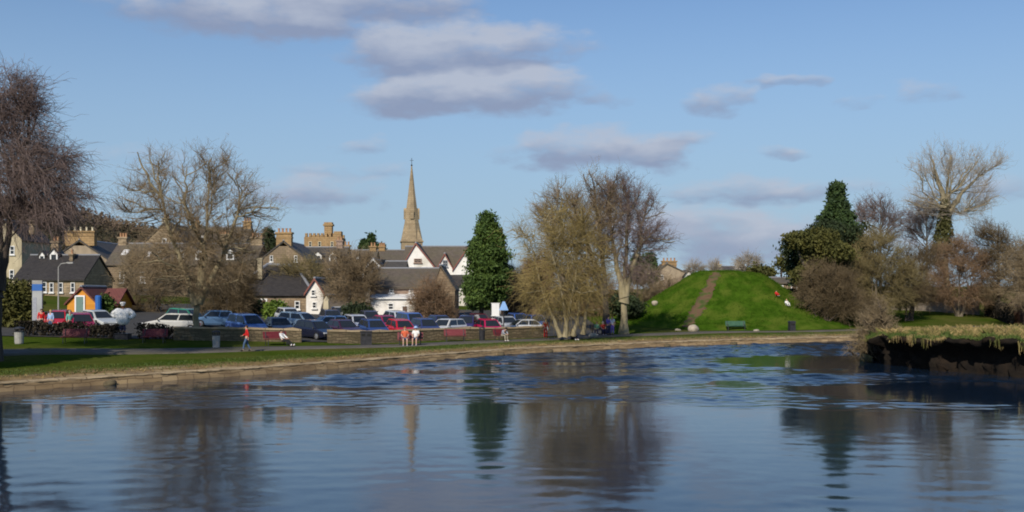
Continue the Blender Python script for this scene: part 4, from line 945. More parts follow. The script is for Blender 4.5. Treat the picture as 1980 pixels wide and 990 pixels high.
# slate roofed house
h = House('slate_house', 'house with a very dark slate roof and pale dormers beside the cream house', 'house', 95, 124)
h.gabled(28, 162, 540, 494, 9, 'stone_tan', 'slate_dark')
for px in (100, 118, 141): h.window(px, 556, 8, 19)
h.window(86, 555, 9, 20); h.door(128, 585, 9)
h.dormer(78, 479, 505, 15, 3.6); h.dormer(53, 484, 505, 10, 3.8); h.chimney(70, 84, 466, 496, 4.5, .9, 'stone_brown', 2); h.chimney(112, 118, 492, 512, 3.6, .7, 'stone_brown', 1)
# tall tenement gable
h = House('tenement', 'tall grey-brown tenement gable with a broad gold-capped chimney', 'house', 152, 146)
h.gabled(92, 216, 508, 466, 16, 'harl_tan', 'slate', 'gable', over=.12); h.chimney(125, 182, 449, 475, .5, 1.0, 'stone_gold', 5, potm='cream_paint')
h.window(140, 520, 7, 15); h.window(188, 560, 8, 15)
# stone terrace behind the spreading tree
h = House('stone_terrace', 'long tan stone terrace with grey slate roof behind the spreading bare tree', 'house', 350, 136)
h.gabled(206, 492, 511, 471, 9, 'stone_brown', 'slate_brown')
for px in (236, 276, 310, 400, 436, 470): h.window(px, 536, 9, 21)
for px in (234, 282, 420, 460): h.window(px, 582, 11, 17)
h.door(258, 574, 9); h.skylight(230, 490, 12, 10, 0, 511, 471, 9); h.skylight(278, 494, 8, 10, 0, 511, 471, 9)
h.chimney(206, 222, 458, 478, 4.5, .9, 'stone_tan', 3); h.chimney(405, 425, 452, 478, 4.5, .9, 'stone_tan', 4); h.chimney(470, 492, 458, 478, 4.5, .9, 'stone_tan', 4)
[h.dormer(p_, 480, 502, 15, .7) for p_ in (308, 345, 382, 442)]
h.lean_to(214, 250, 560, 570, 1.6, 'harl_cream', 'slate', wname='bay'); h.lean_to(262, 316, 560, 570, 1.6, 'harl_cream', 'slate', wname='shop_front'); h.window(290, 584, 13, 14, -1.6); h.window(232, 585, 11, 14, -1.6)
# cross gable of a taller house behind
h = House('gabled_house', 'tall tan gable with a pale stone peak rising above the terrace roof', 'house', 320, 150)
h.gabled(272, 362, 476, 433, 12, 'stone_tan', 'slate_brown', 'gable', over=.15); h.window(318, 470, 8, 18); h.window(300, 500, 8, 16); h.window(340, 500, 8, 16); h.chimney(313, 326, 424, 440, .6, .9, 'harl_cream', 2)
h = House('stone_house', 'brown-roofed house behind the upper branches of the spreading tree', 'house', 405, 156)
h.gabled(350, 470, 480, 438, 10, 'stone_brown', 'slate_brown'); h.chimney(455, 470, 426, 450, 5, .9, 'stone_gold', 3); h.chimney(352, 366, 426, 450, 5, .9, 'stone_gold', 3); h.dormer(385, 450, 470, 14, 1.6); h.dormer(430, 450, 470, 14, 1.6)
# orange timber hut
h = House('timber_hut', 'orange timber hut with a grey-green door and maroon roof', 'hut', 157, 97)
h.gabled(130, 186, 586, 558, 5.5, 'wood_orange', 'tile_maroon', 'gable', over=.22); h.door(155, 574, 14, 0, 'door_green')
m = MB()
x0, x1 = h.u(180), h.u(216); m.prism_x([(1.2, 0), (5.2, 0), (5.2, h.h(588)), (3.2, h.h(561)), (1.2, h.h(588))], x0, x1); m.build('side_wing', M['wood_orange'], h.t)
MB().prism_x([(.9, h.h(592)), (3.2, h.h(560)), (5.5, h.h(592)), (5.5, h.h(589)), (3.2, h.h(557)), (.9, h.h(589))], x0 + .1, x1 + .25).build('side_roof', M['tile_maroon'], h.t)
h.window(198, 596, 8, 9, 1.2); MB().lathe((h.u(186) + .3, -.25, 0), [(.02, 0), (.28, .05), (.3, 1.9), (.2, 2.0)], 10).build('water_butt', M['sign_blue'], h.t)
# dark slate hipped hall
h = House('slate_hall', 'low hall with steep dark slate hipped roof and pale lead ridges', 'hall', 520, 114)
e, r, x0, x1, dep = h.h(572), h.h(509), h.u(440), h.u(604), 11.0
MB().box(((x0 + x1) / 2, dep / 2, e / 2), (x1 - x0, dep, e)).build('wall', M['stone_brown'], h.t)
xa, xb = h.u(495), h.u(552); o = .35
vs = [(x0 - o, -o, e), (x1 + o, -o, e), (x1 + o, dep + o, e), (x0 - o, dep + o, e), (xa, dep / 2, r), (xb, dep / 2, h.h(512))]
rf = MB().add(vs, [(0, 1, 5, 4), (1, 2, 5), (2, 3, 4, 5), (3, 0, 4), (3, 2, 1, 0)]).build('roof', M['slate_dark'], h.t)
hp = MB()
for a, b in ((0, 4), (1, 5), (4, 5), (3, 4)): hp.tube([Vector(vs[a]) + Vector((0, 0, .06)), Vector(vs[b]) + Vector((0, 0, .06))], .16, 6)
hp.build('ridge', M['lead'], rf)
for px in (455, 480, 545, 575): h.window(px, 590, 10, 16)
h.door(510, 580, 9)
g = MB(); xg = h.u(492); g.box((xg, 2.6, h.h(520)), (.5, .5, 2.2)).box((xg, 2.6, h.h(520) + 1.2), (.66, .66, .2)); g.build('chimney', M['harl_cream'], rf)
# white gable end right of it
h = House('white_cottage', 'small white gable end under a dark roof right of the slate hall', 'house', 608, 112)
h.gabled(592, 625, 566, 541, 8, 'harl_white', 'slate_dark', 'gable', over=.2, barge='bargeboard'); h.window(606, 566, 8, 11); h.window(608, 590, 8, 12)
h = House('roofed_shed', 'brown-roofed shed between the white gable and the brown bare tree', 'shed', 645, 108)
h.gabled(624, 668, 598, 574, 5, 'stone_grey', 'slate_brown'); h.door(640, 606, 8, 0, 'white_paint'); h.window(656, 610, 8, 8)
# tan gable with stack
h = House('tenement', 'tan stone gable with a square gold chimney stack behind the slate hall', 'house', 547, 138)
h.gabled(497, 600, 508, 468, 13, 'stone_brown', 'slate', 'gable', over=.12); h.chimney(534, 563, 452, 476, .55, 1.1, 'stone_gold', 4); h.window(525, 500, 6, 12); h.window(572, 500, 6, 12)
# gold crenellated block
h = House('stone_tower_house', 'gold-brown stone tower house with battlements and a tall stack', 'tower', 623, 170)
m = MB(); x0, x1, zt = h.u(588), h.u(657), h.h(458); m.box(((x0 + x1) / 2, 3, zt / 2), (x1 - x0, 6, zt)); n = 9
for i in range(n):
    for yy in (.3, 5.7): m.box((x0 + (x1 - x0) * (i + .5) / n, yy, zt + .3), ((x1 - x0) / n * .55, .6, .62))
m.box((h.u(653), .6, zt / 2 + .45), (1.2, 1.6, zt + .9)); m.build('wall', M['stone_gold'], h.t)
m = MB().box((h.u(633), 1.2, zt + .6), (1.25, 1.3, 2.6)).box((h.u(633), 1.2, zt + 2.0), (1.6, 1.6, .3)).box((h.u(633), 1.2, zt + 2.3), (1.3, 1.3, .3)); m.build('chimney', M['stone_gold'], h.t)
for px in (600, 618, 642): h.window(px, 472, 6, 10, 0, 'cream_paint')
for px in (600, 618, 642): h.window(px, 496, 6, 12, 0, 'cream_paint')
# slate roofs with dormers in front of it
h = House('slate_house', 'slate-roofed house with white dormers below the stone tower house', 'house', 610, 150)
h.gabled(565, 662, 512, 478, 10, 'stone_grey', 'slate'); h.dormer(586, 482, 504, 13, .8); h.dormer(612, 486, 506, 16, .8); h.dormer(641, 486, 506, 13, .8); h.chimney(640, 652, 464, 486, 5, .9, 'stone_pink', 2)
for px in (580, 606, 634): h.window(px, 528, 8, 16)
h = House('stone_house', 'brown stone house with red-brown chimneys left of the small conifers', 'house', 688, 158)
h.gabled(655, 722, 516, 484, 9, 'stone_brown', 'slate_brown'); h.chimney(656, 668, 474, 490, 4.5, .9, 'stone_gold', 2); h.chimney(708, 720, 476, 490, 4.5, .9, 'stone_gold', 2); h.window(672, 530, 7, 14); h.window(700, 530, 7, 14); h.dormer(690, 494, 510, 11, 1.0)
h = House('slate_house', 'long low slate roof just left of the church spire', 'house', 752, 165)
h.gabled(726, 782, 510, 484, 9, 'stone_tan', 'slate_brown'); h.chimney(726, 738, 476, 492, 4.5, .9, 'stone_gold', 3); h.window(742, 518, 7, 12); h.window(760, 518, 7, 12)
h = House('white_cottage', 'small house with white bargeboards and two pale gables left of the white hall', 'house', 742, 140)
h.gabled(706, 738, 520, 503, 7, 'stone_grey', 'slate_dark', 'gable', over=.2, barge='white_paint'); h.window(722, 524, 6, 9)
h.gabled(738, 778, 528, 506, 7, 'harl_white', 'slate', 'eaves', y0=2.0, wname='rear_wall'); h.window(748, 534, 7, 10, 2.0); h.window(764, 534, 7, 10, 2.0)
# church spire
D = 205.0; x = PX(796, D); zb = float(gz(x, D)) - .5
t = thing('church', 'tall tan stone church spire pointing above the white gabled hall', 'church', (x, D, zb), R(8))
hw = 20.0 * D / F; zt = PZ(466, D) - zb; z2 = PZ(430, D) - zb; z3 = PZ(320, D) - zb
MB().box((0, 0, zt / 2), (2 * hw, 2 * hw, zt)).box((0, 0, zt - .15), (2 * hw + .35, 2 * hw + .35, .3)).build('tower', M['stone_spire'], t)
m = MB(); ra, rb_ = hw * 1.04, 13.5 * D / F
oct_ = lambda r, z: [(r * math.cos(math.pi / 8 + i * math.pi / 4) / math.cos(math.pi / 8), r * math.sin(math.pi / 8 + i * math.pi / 4) / math.cos(math.pi / 8), z) for i in range(8)]
m.add(oct_(ra * .99, zt) + oct_(rb_, z2) + oct_(rb_ * .5, z2 + (z3 - z2) * .5) + oct_(.09, z3), [(r * 8 + i, r * 8 + (i + 1) % 8, (r + 1) * 8 + (i + 1) % 8, (r + 1) * 8 + i) for r in range(3) for i in range(8)] + [tuple(range(31, 23, -1))[::-1]])
for sx in (-1, 1):
    for sy in (-1, 1): m.add([(sx * hw, sy * hw, zt), (sx * hw * .41, sy * hw, zt), (sx * hw, sy * hw * .41, zt), (sx * rb_ * .62, sy * rb_ * .62, z2 - .4)], [(0, 1, 3), (0, 3, 2), (1, 2, 3), (0, 2, 1)])
sp_ = m.build('spire', M['stone_spire'], t)
m = MB().tube([(0, 0, z3 - .1), (0, 0, z3 + 1.5)], .05, 6).box((0, 0, z3 + 1.0), (.7, .07, .08)); m.lathe((0, 0, z3 - .1), [(.12, 0), (.2, .15), (.06, .35)], 8); m.build('finial', M['iron'], sp_)
for a in range(4):
    m = MB(); m.prism_y([(-.35, 0), (.35, 0), (.35, 1.5), (0, 2.2), (-.35, 1.5)], -.12, .9); o = m.build('lucarne', M['stone_spire'], sp_, (0, 0, 0)); an = a * math.pi / 2
    rr = rb_ + .05; o.location = (math.sin(an) * rr, -math.cos(an) * rr, z2 + .6); o.rotation_euler = (0, 0, an)
for px_ in (-.9, .9):
    m = MB().prism_y([(px_ - .35, zt - 4), (px_ + .35, zt - 4), (px_ + .35, zt - 1.9), (px_, zt - 1.2), (px_ - .35, zt - 1.9)], -hw - .05, -hw + .05); m.build('belfry_opening', M['bin_dark'], t)
# white hall with three gables
h = House('gabled_hall', 'white hall with three gables, red-brown bargeboards and brown slate roof', 'hall', 842, 148)
e0 = h.h(540); zr = h.h(474)
h.gabled(776, 908, 522, 475, 9, 'harl_white', 'slate_brown', y0=2.6, wname='main_wall')
h.gabled(775, 843, 521, 472, 7, 'harl_white', 'slate_brown', 'gable', over=.14, skew=804, barge='bargeboard'); h.gabled(843, 876, 522, 492, 6.5, 'harl_white', 'slate_brown', 'gable', y0=.9, over=.14, skew=859, barge='bargeboard')
h.gabled(876, 934, 522, 479, 6, 'harl_white', 'slate_brown', 'gable', y0=.5, over=.14, skew=905, barge='bargeboard')
h.window(808, 504, 15, 8, 0, 'stone_pink', 'glass', 2); h.window(796, 521, 9, 11, 0, 'white_paint'); h.window(820, 521, 9, 11); h.window(860, 509, 10, 13, .9, 'lead', 'glass', 2); h.window(905, 510, 9, 14, .5)
h.lean_to(856, 904, 533, 555, 3.0, 'harl_white', 'slate_dark', yf=.48, wname='side_wing'); h.window(886, 574, 7, 14, -2.52); h.door(868, 566, 8, -2.52)
o = h.skylight(870, 545, 7, 6, 0, 555, 533, 6.0, -2.5)
# low house with white lean-to
h = House('low_house', 'low pink-stone house with brown slate roof and white lean-to front', 'house', 790, 113)
h.gabled(716, 852, 556, 521, 8, 'stone_pink', 'slate_brown'); h.lean_to(722, 806, 571, 577, 2.0, 'harl_white', 'white_paint', wname='lean_to'); h.window(757, 562, 8, 8); h.window(795, 562, 8, 8); h.window(760, 592, 11, 13, -2.0); h.door(787, 592, 9, -2.0)
h.lean_to(702, 722, 592, 596, 1.6, 'harl_white', 'white_paint', wname='porch'); h.window(711, 603, 8, 7, -1.6)
h.gabled(838, 880, 560, 516, 8.6, 'stone_brown', 'slate_brown', 'gable', over=.1, y0=-.5, wname='gable_wall', skew=852); h.window(860, 585, 8, 14, -.5)
# background street beyond evergreen
h = House('brown_house', 'brown house half hidden between the evergreen and the willow', 'house', 1000, 128)
h.gabled(962, 1044, 570, 532, 8, 'stone_brown', 'slate_brown'); h.window(988, 577, 9, 18); h.window(1020, 577, 9, 14); h.chimney(966, 978, 520, 540, 4, .9, 'stone_tan', 2); h.door(972, 585, 8)
h = House('brick_garage', 'low red-brick garage behind the white notice board', 'garage', 992, 112)
h.gabled(972, 1022, 596, 582, 5, 'brick_red', 'slate_brown'); h.door(985, 598, 14, 0, 'door_brown'); h.window(1008, 603, 8, 6)
# house left of the mound top
h = House('stone_house', 'tan house with a wide chimney and white gable on the skyline left of the mound', 'house', 1297, 185)
h.gabled(1268, 1326, 528, 511, 9, 'harl_tan', 'slate_brown', 'gable', skew=1290, over=.2); h.chimney(1283, 1311, 506, 516, 2, 1.0, 'stone_gold', 4); h.gabled(1322, 1338, 533, 524, 5, 'harl_white', 'slate_dark', 'gable', y0=-.6, wname='white_wing'); h.window(1280, 536, 6, 9); h.window(1330, 534, 5, 5, -.6)
h = House('slate_house', 'grey slate roofs with white chimneys just over the top of the mound', 'house', 1420, 190)
h.gabled(1396, 1450, 528, 516, 8, 'harl_white', 'slate', 'eaves'); h.chimney(1394, 1402, 512, 520, 4, .9, 'harl_cream', 1); h.chimney(1424, 1432, 511, 520, 1.0, .9, 'harl_white', 1); h.window(1410, 532, 5, 6); h.window(1434, 532, 5, 6)
h = House('stone_shed', 'low grey-roofed stone shed behind the right shoulder of the mound', 'shed', 1520, 142)
h.gabled(1488, 1556, 548, 539, 6, 'stone_brown', 'slate_brown'); h.window(1510, 556, 9, 9); h.door(1535, 552, 8)
# brick hut at the right edge
h = House('brick_hut', 'red-brick hut at the right edge beyond the lawn', 'hut', 2012, 116)
h.gabled(1990, 2040, 594, 574, 5, 'brick_red', 'tile_maroon', 'gable', over=.2); h.door(2004, 594, 10, 0, 'door_brown'); h.window(2024, 596, 8, 8)
# ---------------------------------------------------------------- walls
def stone_wall(name, label, pts, hgt, thick, mat, gapz=.05, cope=True):
    pts = np.array(pts, float); s = np.concatenate([[0], np.cumsum(np.hypot(*np.diff(pts, axis=0).T))]); n = max(3, int(s[-1] / .6)); q = np.linspace(0, s[-1], n)
    X = np.interp(q, s, pts[:, 0]); Y = np.interp(q, s, pts[:, 1]); tx = np.gradient(X); ty = np.gradient(Y); l_ = np.hypot(tx, ty); nx, ny = -ty / l_, tx / l_
    rng = np.random.default_rng(len(label)); b = np.array([X[0], Y[0], float(gz(X[0], Y[0]))]); Z = gz(X, Y)
    def ring(w_, z0, z1, jt):
        m = MB(); vs = []
        for i in range(n):
            j = rng.normal(0, jt)
            for a, z in ((-w_, z0), (w_, z0), (w_, z1), (-w_, z1)): vs.append((X[i] + nx[i] * a - b[0], Y[i] + ny[i] * a - b[1], Z[i] + z + (j if z == z1 else 0) - b[2]))
        fs = [(i * 4 + k, (i + 1) * 4 + k, (i + 1) * 4 + (k + 1) % 4, i * 4 + (k + 1) % 4) for i in range(n - 1) for k in range(4)] + [(0, 1, 2, 3), (n * 4 - 1, n * 4 - 2, n * 4 - 3, n * 4 - 4)]
        return m.add(vs, fs)
    t = thing(name, label, 'wall', tuple(b)); ring(thick / 2, -.2, hgt, .0).build('wall_body', M[mat], t)
    if cope: ring(thick / 2 + .06, hgt + .003, hgt + .13, .025).build('coping', M['coping'], t)
    return t
def wp(px): # point on the car park wall line seen in direction px
    k = (px - 990) / F; ys = np.linspace(40, 110, 2000); xs = k * ys; j = np.argmin(np.abs(ys - wl(xs))); return (xs[j], ys[j])
def wpts(a, b): return [wp(p) for p in np.linspace(a, b, 12)]
stone_wall('stone_wall', 'low tan stone wall left of the gap with the black car', wpts(336, 583), .86, .45, 'stone_wall')
stone_wall('stone_wall', 'low tan stone wall running right from the black car to the willow', wpts(634, 1050), .86, .45, 'stone_wall')
stone_wall('garden_wall', 'pale rubble wall at the top of the lawn on the right', [(PX(1705, 141), 141), (PX(1800, 139), 139), (PX(1893, 135), 135)], 2.0, .5, 'stone_grey')
stone_wall('garden_wall', 'rubble wall behind the bare bushes at the foot of the mound', [(PX(1632, 139), 139), (PX(1700, 141), 141)], 1.9, .5, 'stone_grey')
# ---------------------------------------------------------------- trees
def tubes_mesh(name, segs, mats, sides=3):
    """segs: list of (poly (n,3), radii (n,)) all with equal n, as arrays (S,n,3),(S,n)"""
    allv, allf, off = [], [], 0
    for Pn, Rn in segs:
        S, n = Pn.shape[:2]
        d = np.gradient(Pn, axis=1); d /= np.linalg.norm(d, axis=2, keepdims=True) + 1e-9
        ref = np.where(np.abs(d[..., 2:3]) > .9, np.array([1., 0, 0]), np.array([0, 0, 1.]))
        u = np.cross(d, ref); u /= np.linalg.norm(u, axis=2, keepdims=True) + 1e-9
        wv = np.cross(d, u); a = np.arange(sides) * 2 * math.pi / sides
        V = Pn[:, :, None, :] + Rn[:, :, None, None] * (u[:, :, None, :] * np.cos(a)[:, None] + wv[:, :, None, :] * np.sin(a)[:, None])
        idx = off + np.arange(S * n * sides).reshape(S, n, sides)
        A = idx[:, :-1, :]; B = idx[:, 1:, :]
        f = np.stack([A, np.roll(A, -1, 2), np.roll(B, -1, 2), B], -1).reshape(-1)
        allv.append(V.reshape(-1, 3)); allf.append(f); off += S * n * sides
    return np_mesh(name, np.concatenate(allv), np.concatenate(allf), 4, mats, sides > 4)
def in_blobs(rng, blobs, n, shell=.45):
    b = np.array(blobs, float); vol = b[:, 3] * b[:, 4] * b[:, 5]
    if b.shape[1] > 6: vol = vol * b[:, 6]
    k = rng.choice(len(b), n, p=vol / vol.sum()); d = rng.normal(size=(n, 3)); d /= np.linalg.norm(d, axis=1)[:, None]
    r = rng.random(n) ** shell
    return b[k, :3] + d * r[:, None] * b[k, 3:6]
def curve_batch(rng, a, b, n, arc, wob):
    L_ = np.linalg.norm(b - a, axis=1)[:, None]
    c = (a + b) / 2 + np.array([0, 0, 1.]) * arc * L_ + rng.normal(0, wob, a.shape) * L_
    t = np.linspace(0, 1, n)[None, :, None]
    out = a[:, None] * (1 - t) ** 2 + 2 * c[:, None] * t * (1 - t) + b[:, None] * t ** 2
    out[:, 1:-1] += rng.normal(0, wob * .35, out[:, 1:-1].shape) * L_[:, None]
    return out
def bare_tree(seed, blobs, stems, r0, counts=(9, 60, 420), twigs=3200, twigs2=5200, arc=-.06, droop=0.0, tl=(.5, 1.3), tr=.011, upward=.35, shell=.45, low=.25, parts=False):
    """stems: list of polylines (local coordinates). Returns limb groups and twig groups."""
    rng = np.random.default_rng(seed); limbs = []; nodes = []; ndist = []; twigs = int(twigs * 1.25); twigs2 = int(twigs2 * 1.3); base = np.array(stems[0][0], float)
    for st in stems:
        st = np.array(st, float); s = np.linspace(0, len(st) - 1, 14); k = np.arange(len(st))
        p = np.stack([np.interp(s, k, st[:, c]) for c in range(3)], 1)
        p[1:-1] += rng.normal(0, r0 * .12, p[1:-1].shape)
        rr = r0 * (1 - .86 * np.linspace(0, 1, 14) ** .75); rr[0] *= 1.35; rr[1] *= 1.1
        limbs.append((p[None], rr[None]))
        keep = np.linspace(0, 1, 14) > low
        nodes.append(p[keep]); ndist.append(np.linalg.norm(p[keep] - base, axis=1))
    nodes = np.concatenate(nodes); ndist = np.concatenate(ndist)
    rad = [(r0 * .27, r0 * .10), (max(.035, r0 * .11), .03), (.026, .014)]
    for lv, cnt in enumerate(counts):
        p = in_blobs(rng, blobs, cnt, (shell * .8, shell, shell * 1.1)[lv]); dp = np.linalg.norm(p - base, axis=1)
        o = np.argsort(dp); p = p[o]; dp = dp[o]
        newp, newd, A, B = [], [], [], []
        D = np.linalg.norm(p[:, None] - nodes[None], axis=2)
        D = np.where(ndist[None] > dp[:, None] * (.8, .93, .98)[lv], D + 50, D)
        # prefer to leave the wood below the tip: limbs climb
        D = D + np.clip(nodes[None, :, 2] - p[:, None, 2], 0, 9) * upward
        j = D.argmin(1); a = nodes[j]
        n = (7, 6, 4)[lv]; c = curve_batch(rng, a, p, n, (arc, arc * .8, arc * .5 - droop * .12)[lv], (.07, .08, .10)[lv])
        r_a, r_b = rad[lv]; sc = np.clip(np.linalg.norm(p - a, axis=1) / np.median(np.linalg.norm(p - a, axis=1)), .5, 1.5)[:, None]
        rr = (r_a + (r_b - r_a) * np.linspace(0, 1, n)[None]) * sc
        limbs.append((c, rr))
        nn_ = c[:, 1:].reshape(-1, 3); nodes = np.concatenate([nodes, nn_]); ndist = np.concatenate([ndist, np.linalg.norm(nn_ - base, axis=1)])
    fine = limbs[-1][0]; lim2 = limbs[-2][0]
    src = np.concatenate([fine[:, 1:].reshape(-1, 3), lim2[:, 2:].reshape(-1, 3)])
    ctr = np.average(np.array(blobs)[:, :3], axis=0, weights=np.prod(np.array(blobs)[:, 3:6], axis=1)) - np.array([0, 0, .15 * np.ptp(src[:, 2])])
    tw = []
    def shoots(src, cnt, l0, l1, r):
        a = src[rng.integers(0, len(src), cnt)]; out = a - ctr; out /= np.linalg.norm(out, axis=1)[:, None] + 1e-6
        d = out * .55 + rng.normal(0, .55, a.shape) + np.array([0, 0, .25 - droop]); d /= np.linalg.norm(d, axis=1)[:, None]
        l_ = rng.uniform(l0, l1, cnt)[:, None]; b = a + d * l_ - np.array([0, 0, droop * .5]) * l_ ** 1.3
        c = curve_batch(rng, a, b, 3, .05 + droop * .15, .07)
        rr = np.stack([np.full(cnt, r), np.full(cnt, r * .8), np.full(cnt, r * .45)], 1)
        return c, rr
    t1 = shoots(src, twigs, tl[0], tl[1], tr); tw.append(t1)
    if twigs2: tw.append(shoots(t1[0][:, 1:].reshape(-1, 3), twigs2, tl[0] * .5, tl[1] * .6, tr * .75))
    return limbs, tw
def place_bare(name, label, cat, base, limbs, tw, bark, twig, group=None, rz=0.0):
    t = thing(name, label, cat, base, rz, group)
    me = tubes_mesh('trunk', limbs[:-1], M[bark], 6); link('trunk', me, t)
    me = tubes_mesh('crown', [limbs[-1]] + tw, M[twig], 3); link('crown', me, t)
    return t
def base_at(px, D, sink=.1):
    x = PX(px, D); return (x, D, float(gz(x, D)) - sink)
def lb(base, D, lst):
    """crown lobes given by picture size at distance D -> local ellipsoids; entries (px, y, rx, ry[, depth factor, dy])"""
    out = []
    for e in lst:
        px, y, rx, ry = e[:4]; k = e[4] if len(e) > 4 else .85; dy = e[5] if len(e) > 5 else 0
        out.append((PX(px, D) - base[0], dy, PZ(y, D) - base[2], rx * D / F, rx * D / F * k, ry * D / F))
    return out
def lp(base, D, lst): return [(PX(q[0], D) - base[0], (q[2] if len(q) > 2 else 0), PZ(q[1], D) - base[2]) for q in lst]
def leaf_quads(rng, ctr, sizes, flat=.0, aspect=1.6, droop=.0):
    n = len(ctr); nrm = rng.normal(size=(n, 3)); nrm[:, 2] += flat; nrm /= np.linalg.norm(nrm, axis=1)[:, None]
    t = np.cross(nrm, rng.normal(size=(n, 3))); t[:, 2] -= droop; t /= np.linalg.norm(t, axis=1)[:, None] + 1e-9
    b = np.cross(nrm, t); s = sizes[:, None]
    V = np.stack([ctr - t * s * aspect * .5, ctr + b * s * .35, ctr + t * s * aspect * .5, ctr - b * s * .35], 1)
    return V.reshape(-1, 3)
def leaf_mesh(name, V, mat): return np_mesh(name, V, np.arange(len(V)), 4, mat)
def clumps(rng, centers, per, sig, size):
    c = np.repeat(centers, per, 0); sg = np.array(sig) if hasattr(sig, '__len__') else np.array([sig] * 3)
    return c + rng.normal(size=c.shape) * sg, rng.uniform(size * .6, size * 1.4, len(c))
def conifer(seed, h, rfun, z0, nb, per, size, sig, droop=.3, trunk_r=.25, layered=True):
    """branch sprays set round a stem; rfun(u) radius at height share u"""
    rng = np.random.default_rng(seed); u = rng.random(nb) ** .9
    u.sort(); th = rng.random(nb) * 2 * math.pi
    rad = np.array([rfun(k) for k in u]) * rng.uniform(.6, 1.06, nb) * (.9 + .16 * np.sin(th * 3 + u * 17) + .12 * np.sin(th * 2 - u * 31 + 1))
    C = np.stack([np.cos(th) * rad, np.sin(th) * rad, z0 + u * (h - z0) - rad * .18 * droop], 1)
    ctr, sz = clumps(rng, C, per, sig, size); tp = np.repeat(np.clip(.1 + .9 * (1 - u) / .4, .1, 1), per)[:, None]; Cr = np.repeat(C, per, 0); ctr = Cr + (ctr - Cr) * tp
    fill = np.stack([np.cos(th) * rad * .5, np.sin(th) * rad * .5, z0 + u * (h - z0)], 1); c2, s2 = clumps(rng, fill, per // 3, sig, size)
    V = leaf_quads(rng, np.concatenate([ctr, c2]), np.concatenate([sz, s2]), .3, 1.7, droop)
    a = np.zeros((nb, 3)); a[:, 2] = z0 + u * (h - z0) * .97; br = curve_batch(rng, a, C, 3, .06, .04)
    rr = np.stack([np.full(nb, .05), np.full(nb, .035), np.full(nb, .015)], 1)
    st = np.array([[[0, 0, 0], [.03, 0, h * .35], [-.02, 0, h * .7], [0, 0, h * .98]]], float); sr = np.array([[trunk_r * 1.2, trunk_r * .8, trunk_r * .45, .03]])
    return V, [(st, sr), (br, rr)]
def place_conifer(name, label, cat, base, V, wood, leaf, bark, group=None):
    t = thing(name, label, cat, base, 0, group)
    link('trunk', tubes_mesh('trunk', wood, M[bark], 6), t); link('crown', leaf_mesh('crown', V, M[leaf]), t)
    return t
def broad_ever(seed, blobs, stems, n_cl, per, size, sig, leaf_shell=.3):
    rng = np.random.default_rng(seed); C = in_blobs(rng, blobs, n_cl, leaf_shell)
    ctr, sz = clumps(rng, C, per, sig, size); V = leaf_quads(rng, ctr, sz, .25, 1.5, .1)
    limbs = []
    for st in stems:
        st = np.array(st, float); limbs.append((st[None], np.linspace(.28, .09, len(st))[None]))
    a = np.array([st[-1] for st in stems], float); j = np.argmin(np.linalg.norm(C[:, None] - a[None], axis=2), 1)
    k = rng.choice(n_cl, min(70, n_cl), replace=False); br = curve_batch(rng, a[j[k]], C[k], 4, .08, .06)
    limbs.append((br, np.tile(np.linspace(.08, .02, 4), (len(k), 1))))
    return V, limbs
# --- the big bare tree at the left edge, its crown drooping
D = 58.0; b0 = base_at(-8, D)
lm, tw = bare_tree(11, lb(b0, D, [(-10, 205, 90, 75), (45, 250, 60, 90), (75, 330, 85, 80), (0, 330, 100, 80), (120, 385, 62, 55), (-120, 300, 90, 120), (30, 180, 45, 35), (60, 175, 26, 24)]),
                   [lp(b0, D, [(-8, 700), (-4, 600), (4, 500), (2, 400), (-10, 250)]), lp(b0, D, [(-4, 560), (14, 480), (20, 400), (34, 300)]), lp(b0, D, [(-6, 580), (-50, 470), (-90, 330)])], .31,
                   (14, 80, 600), 5200, 8500, -.02, .38, (.7, 1.9), .013, low=.5)
place_bare('birch_tree', 'tall bare purple-twigged tree with drooping crown at the left edge of the scene', 'tree', b0, lm, tw, 'bark_dark', 'twig_purple')
# --- the spreading bare tree over the red benches
D = 76.2; b0 = base_at(380, D)
lm, tw = bare_tree(21, lb(b0, D, [(300, 335, 56, 52), (262, 385, 48, 46), (330, 400, 70, 60), (405, 330, 52, 52), (440, 360, 60, 60), (490, 420, 52, 56), (400, 430, 90, 60), (330, 490, 80, 56), (430, 500, 76, 56), (250, 420, 30, 28), (370, 545, 90, 28), (520, 440, 26, 26)]),
                   [lp(b0, D, [(379, 668), (379, 610), (385, 540), (398, 450), (404, 330)]), lp(b0, D, [(380, 590), (355, 520), (325, 440), (305, 335)]), lp(b0, D, [(382, 585), (420, 520), (452, 440), (470, 370)]), lp(b0, D, [(384, 560), (400, 500), (370, 420), (345, 380)])], .32,
                   (18, 100, 700), 4600, 7400, -.07, .14, (.45, 1.3), .0105, low=.3, shell=.36)
place_bare('bare_tree', 'large spreading bare tree with a pale straight trunk between the benches and the litter bin', 'tree', b0, lm, tw, 'bark_pale', 'twig_brown')
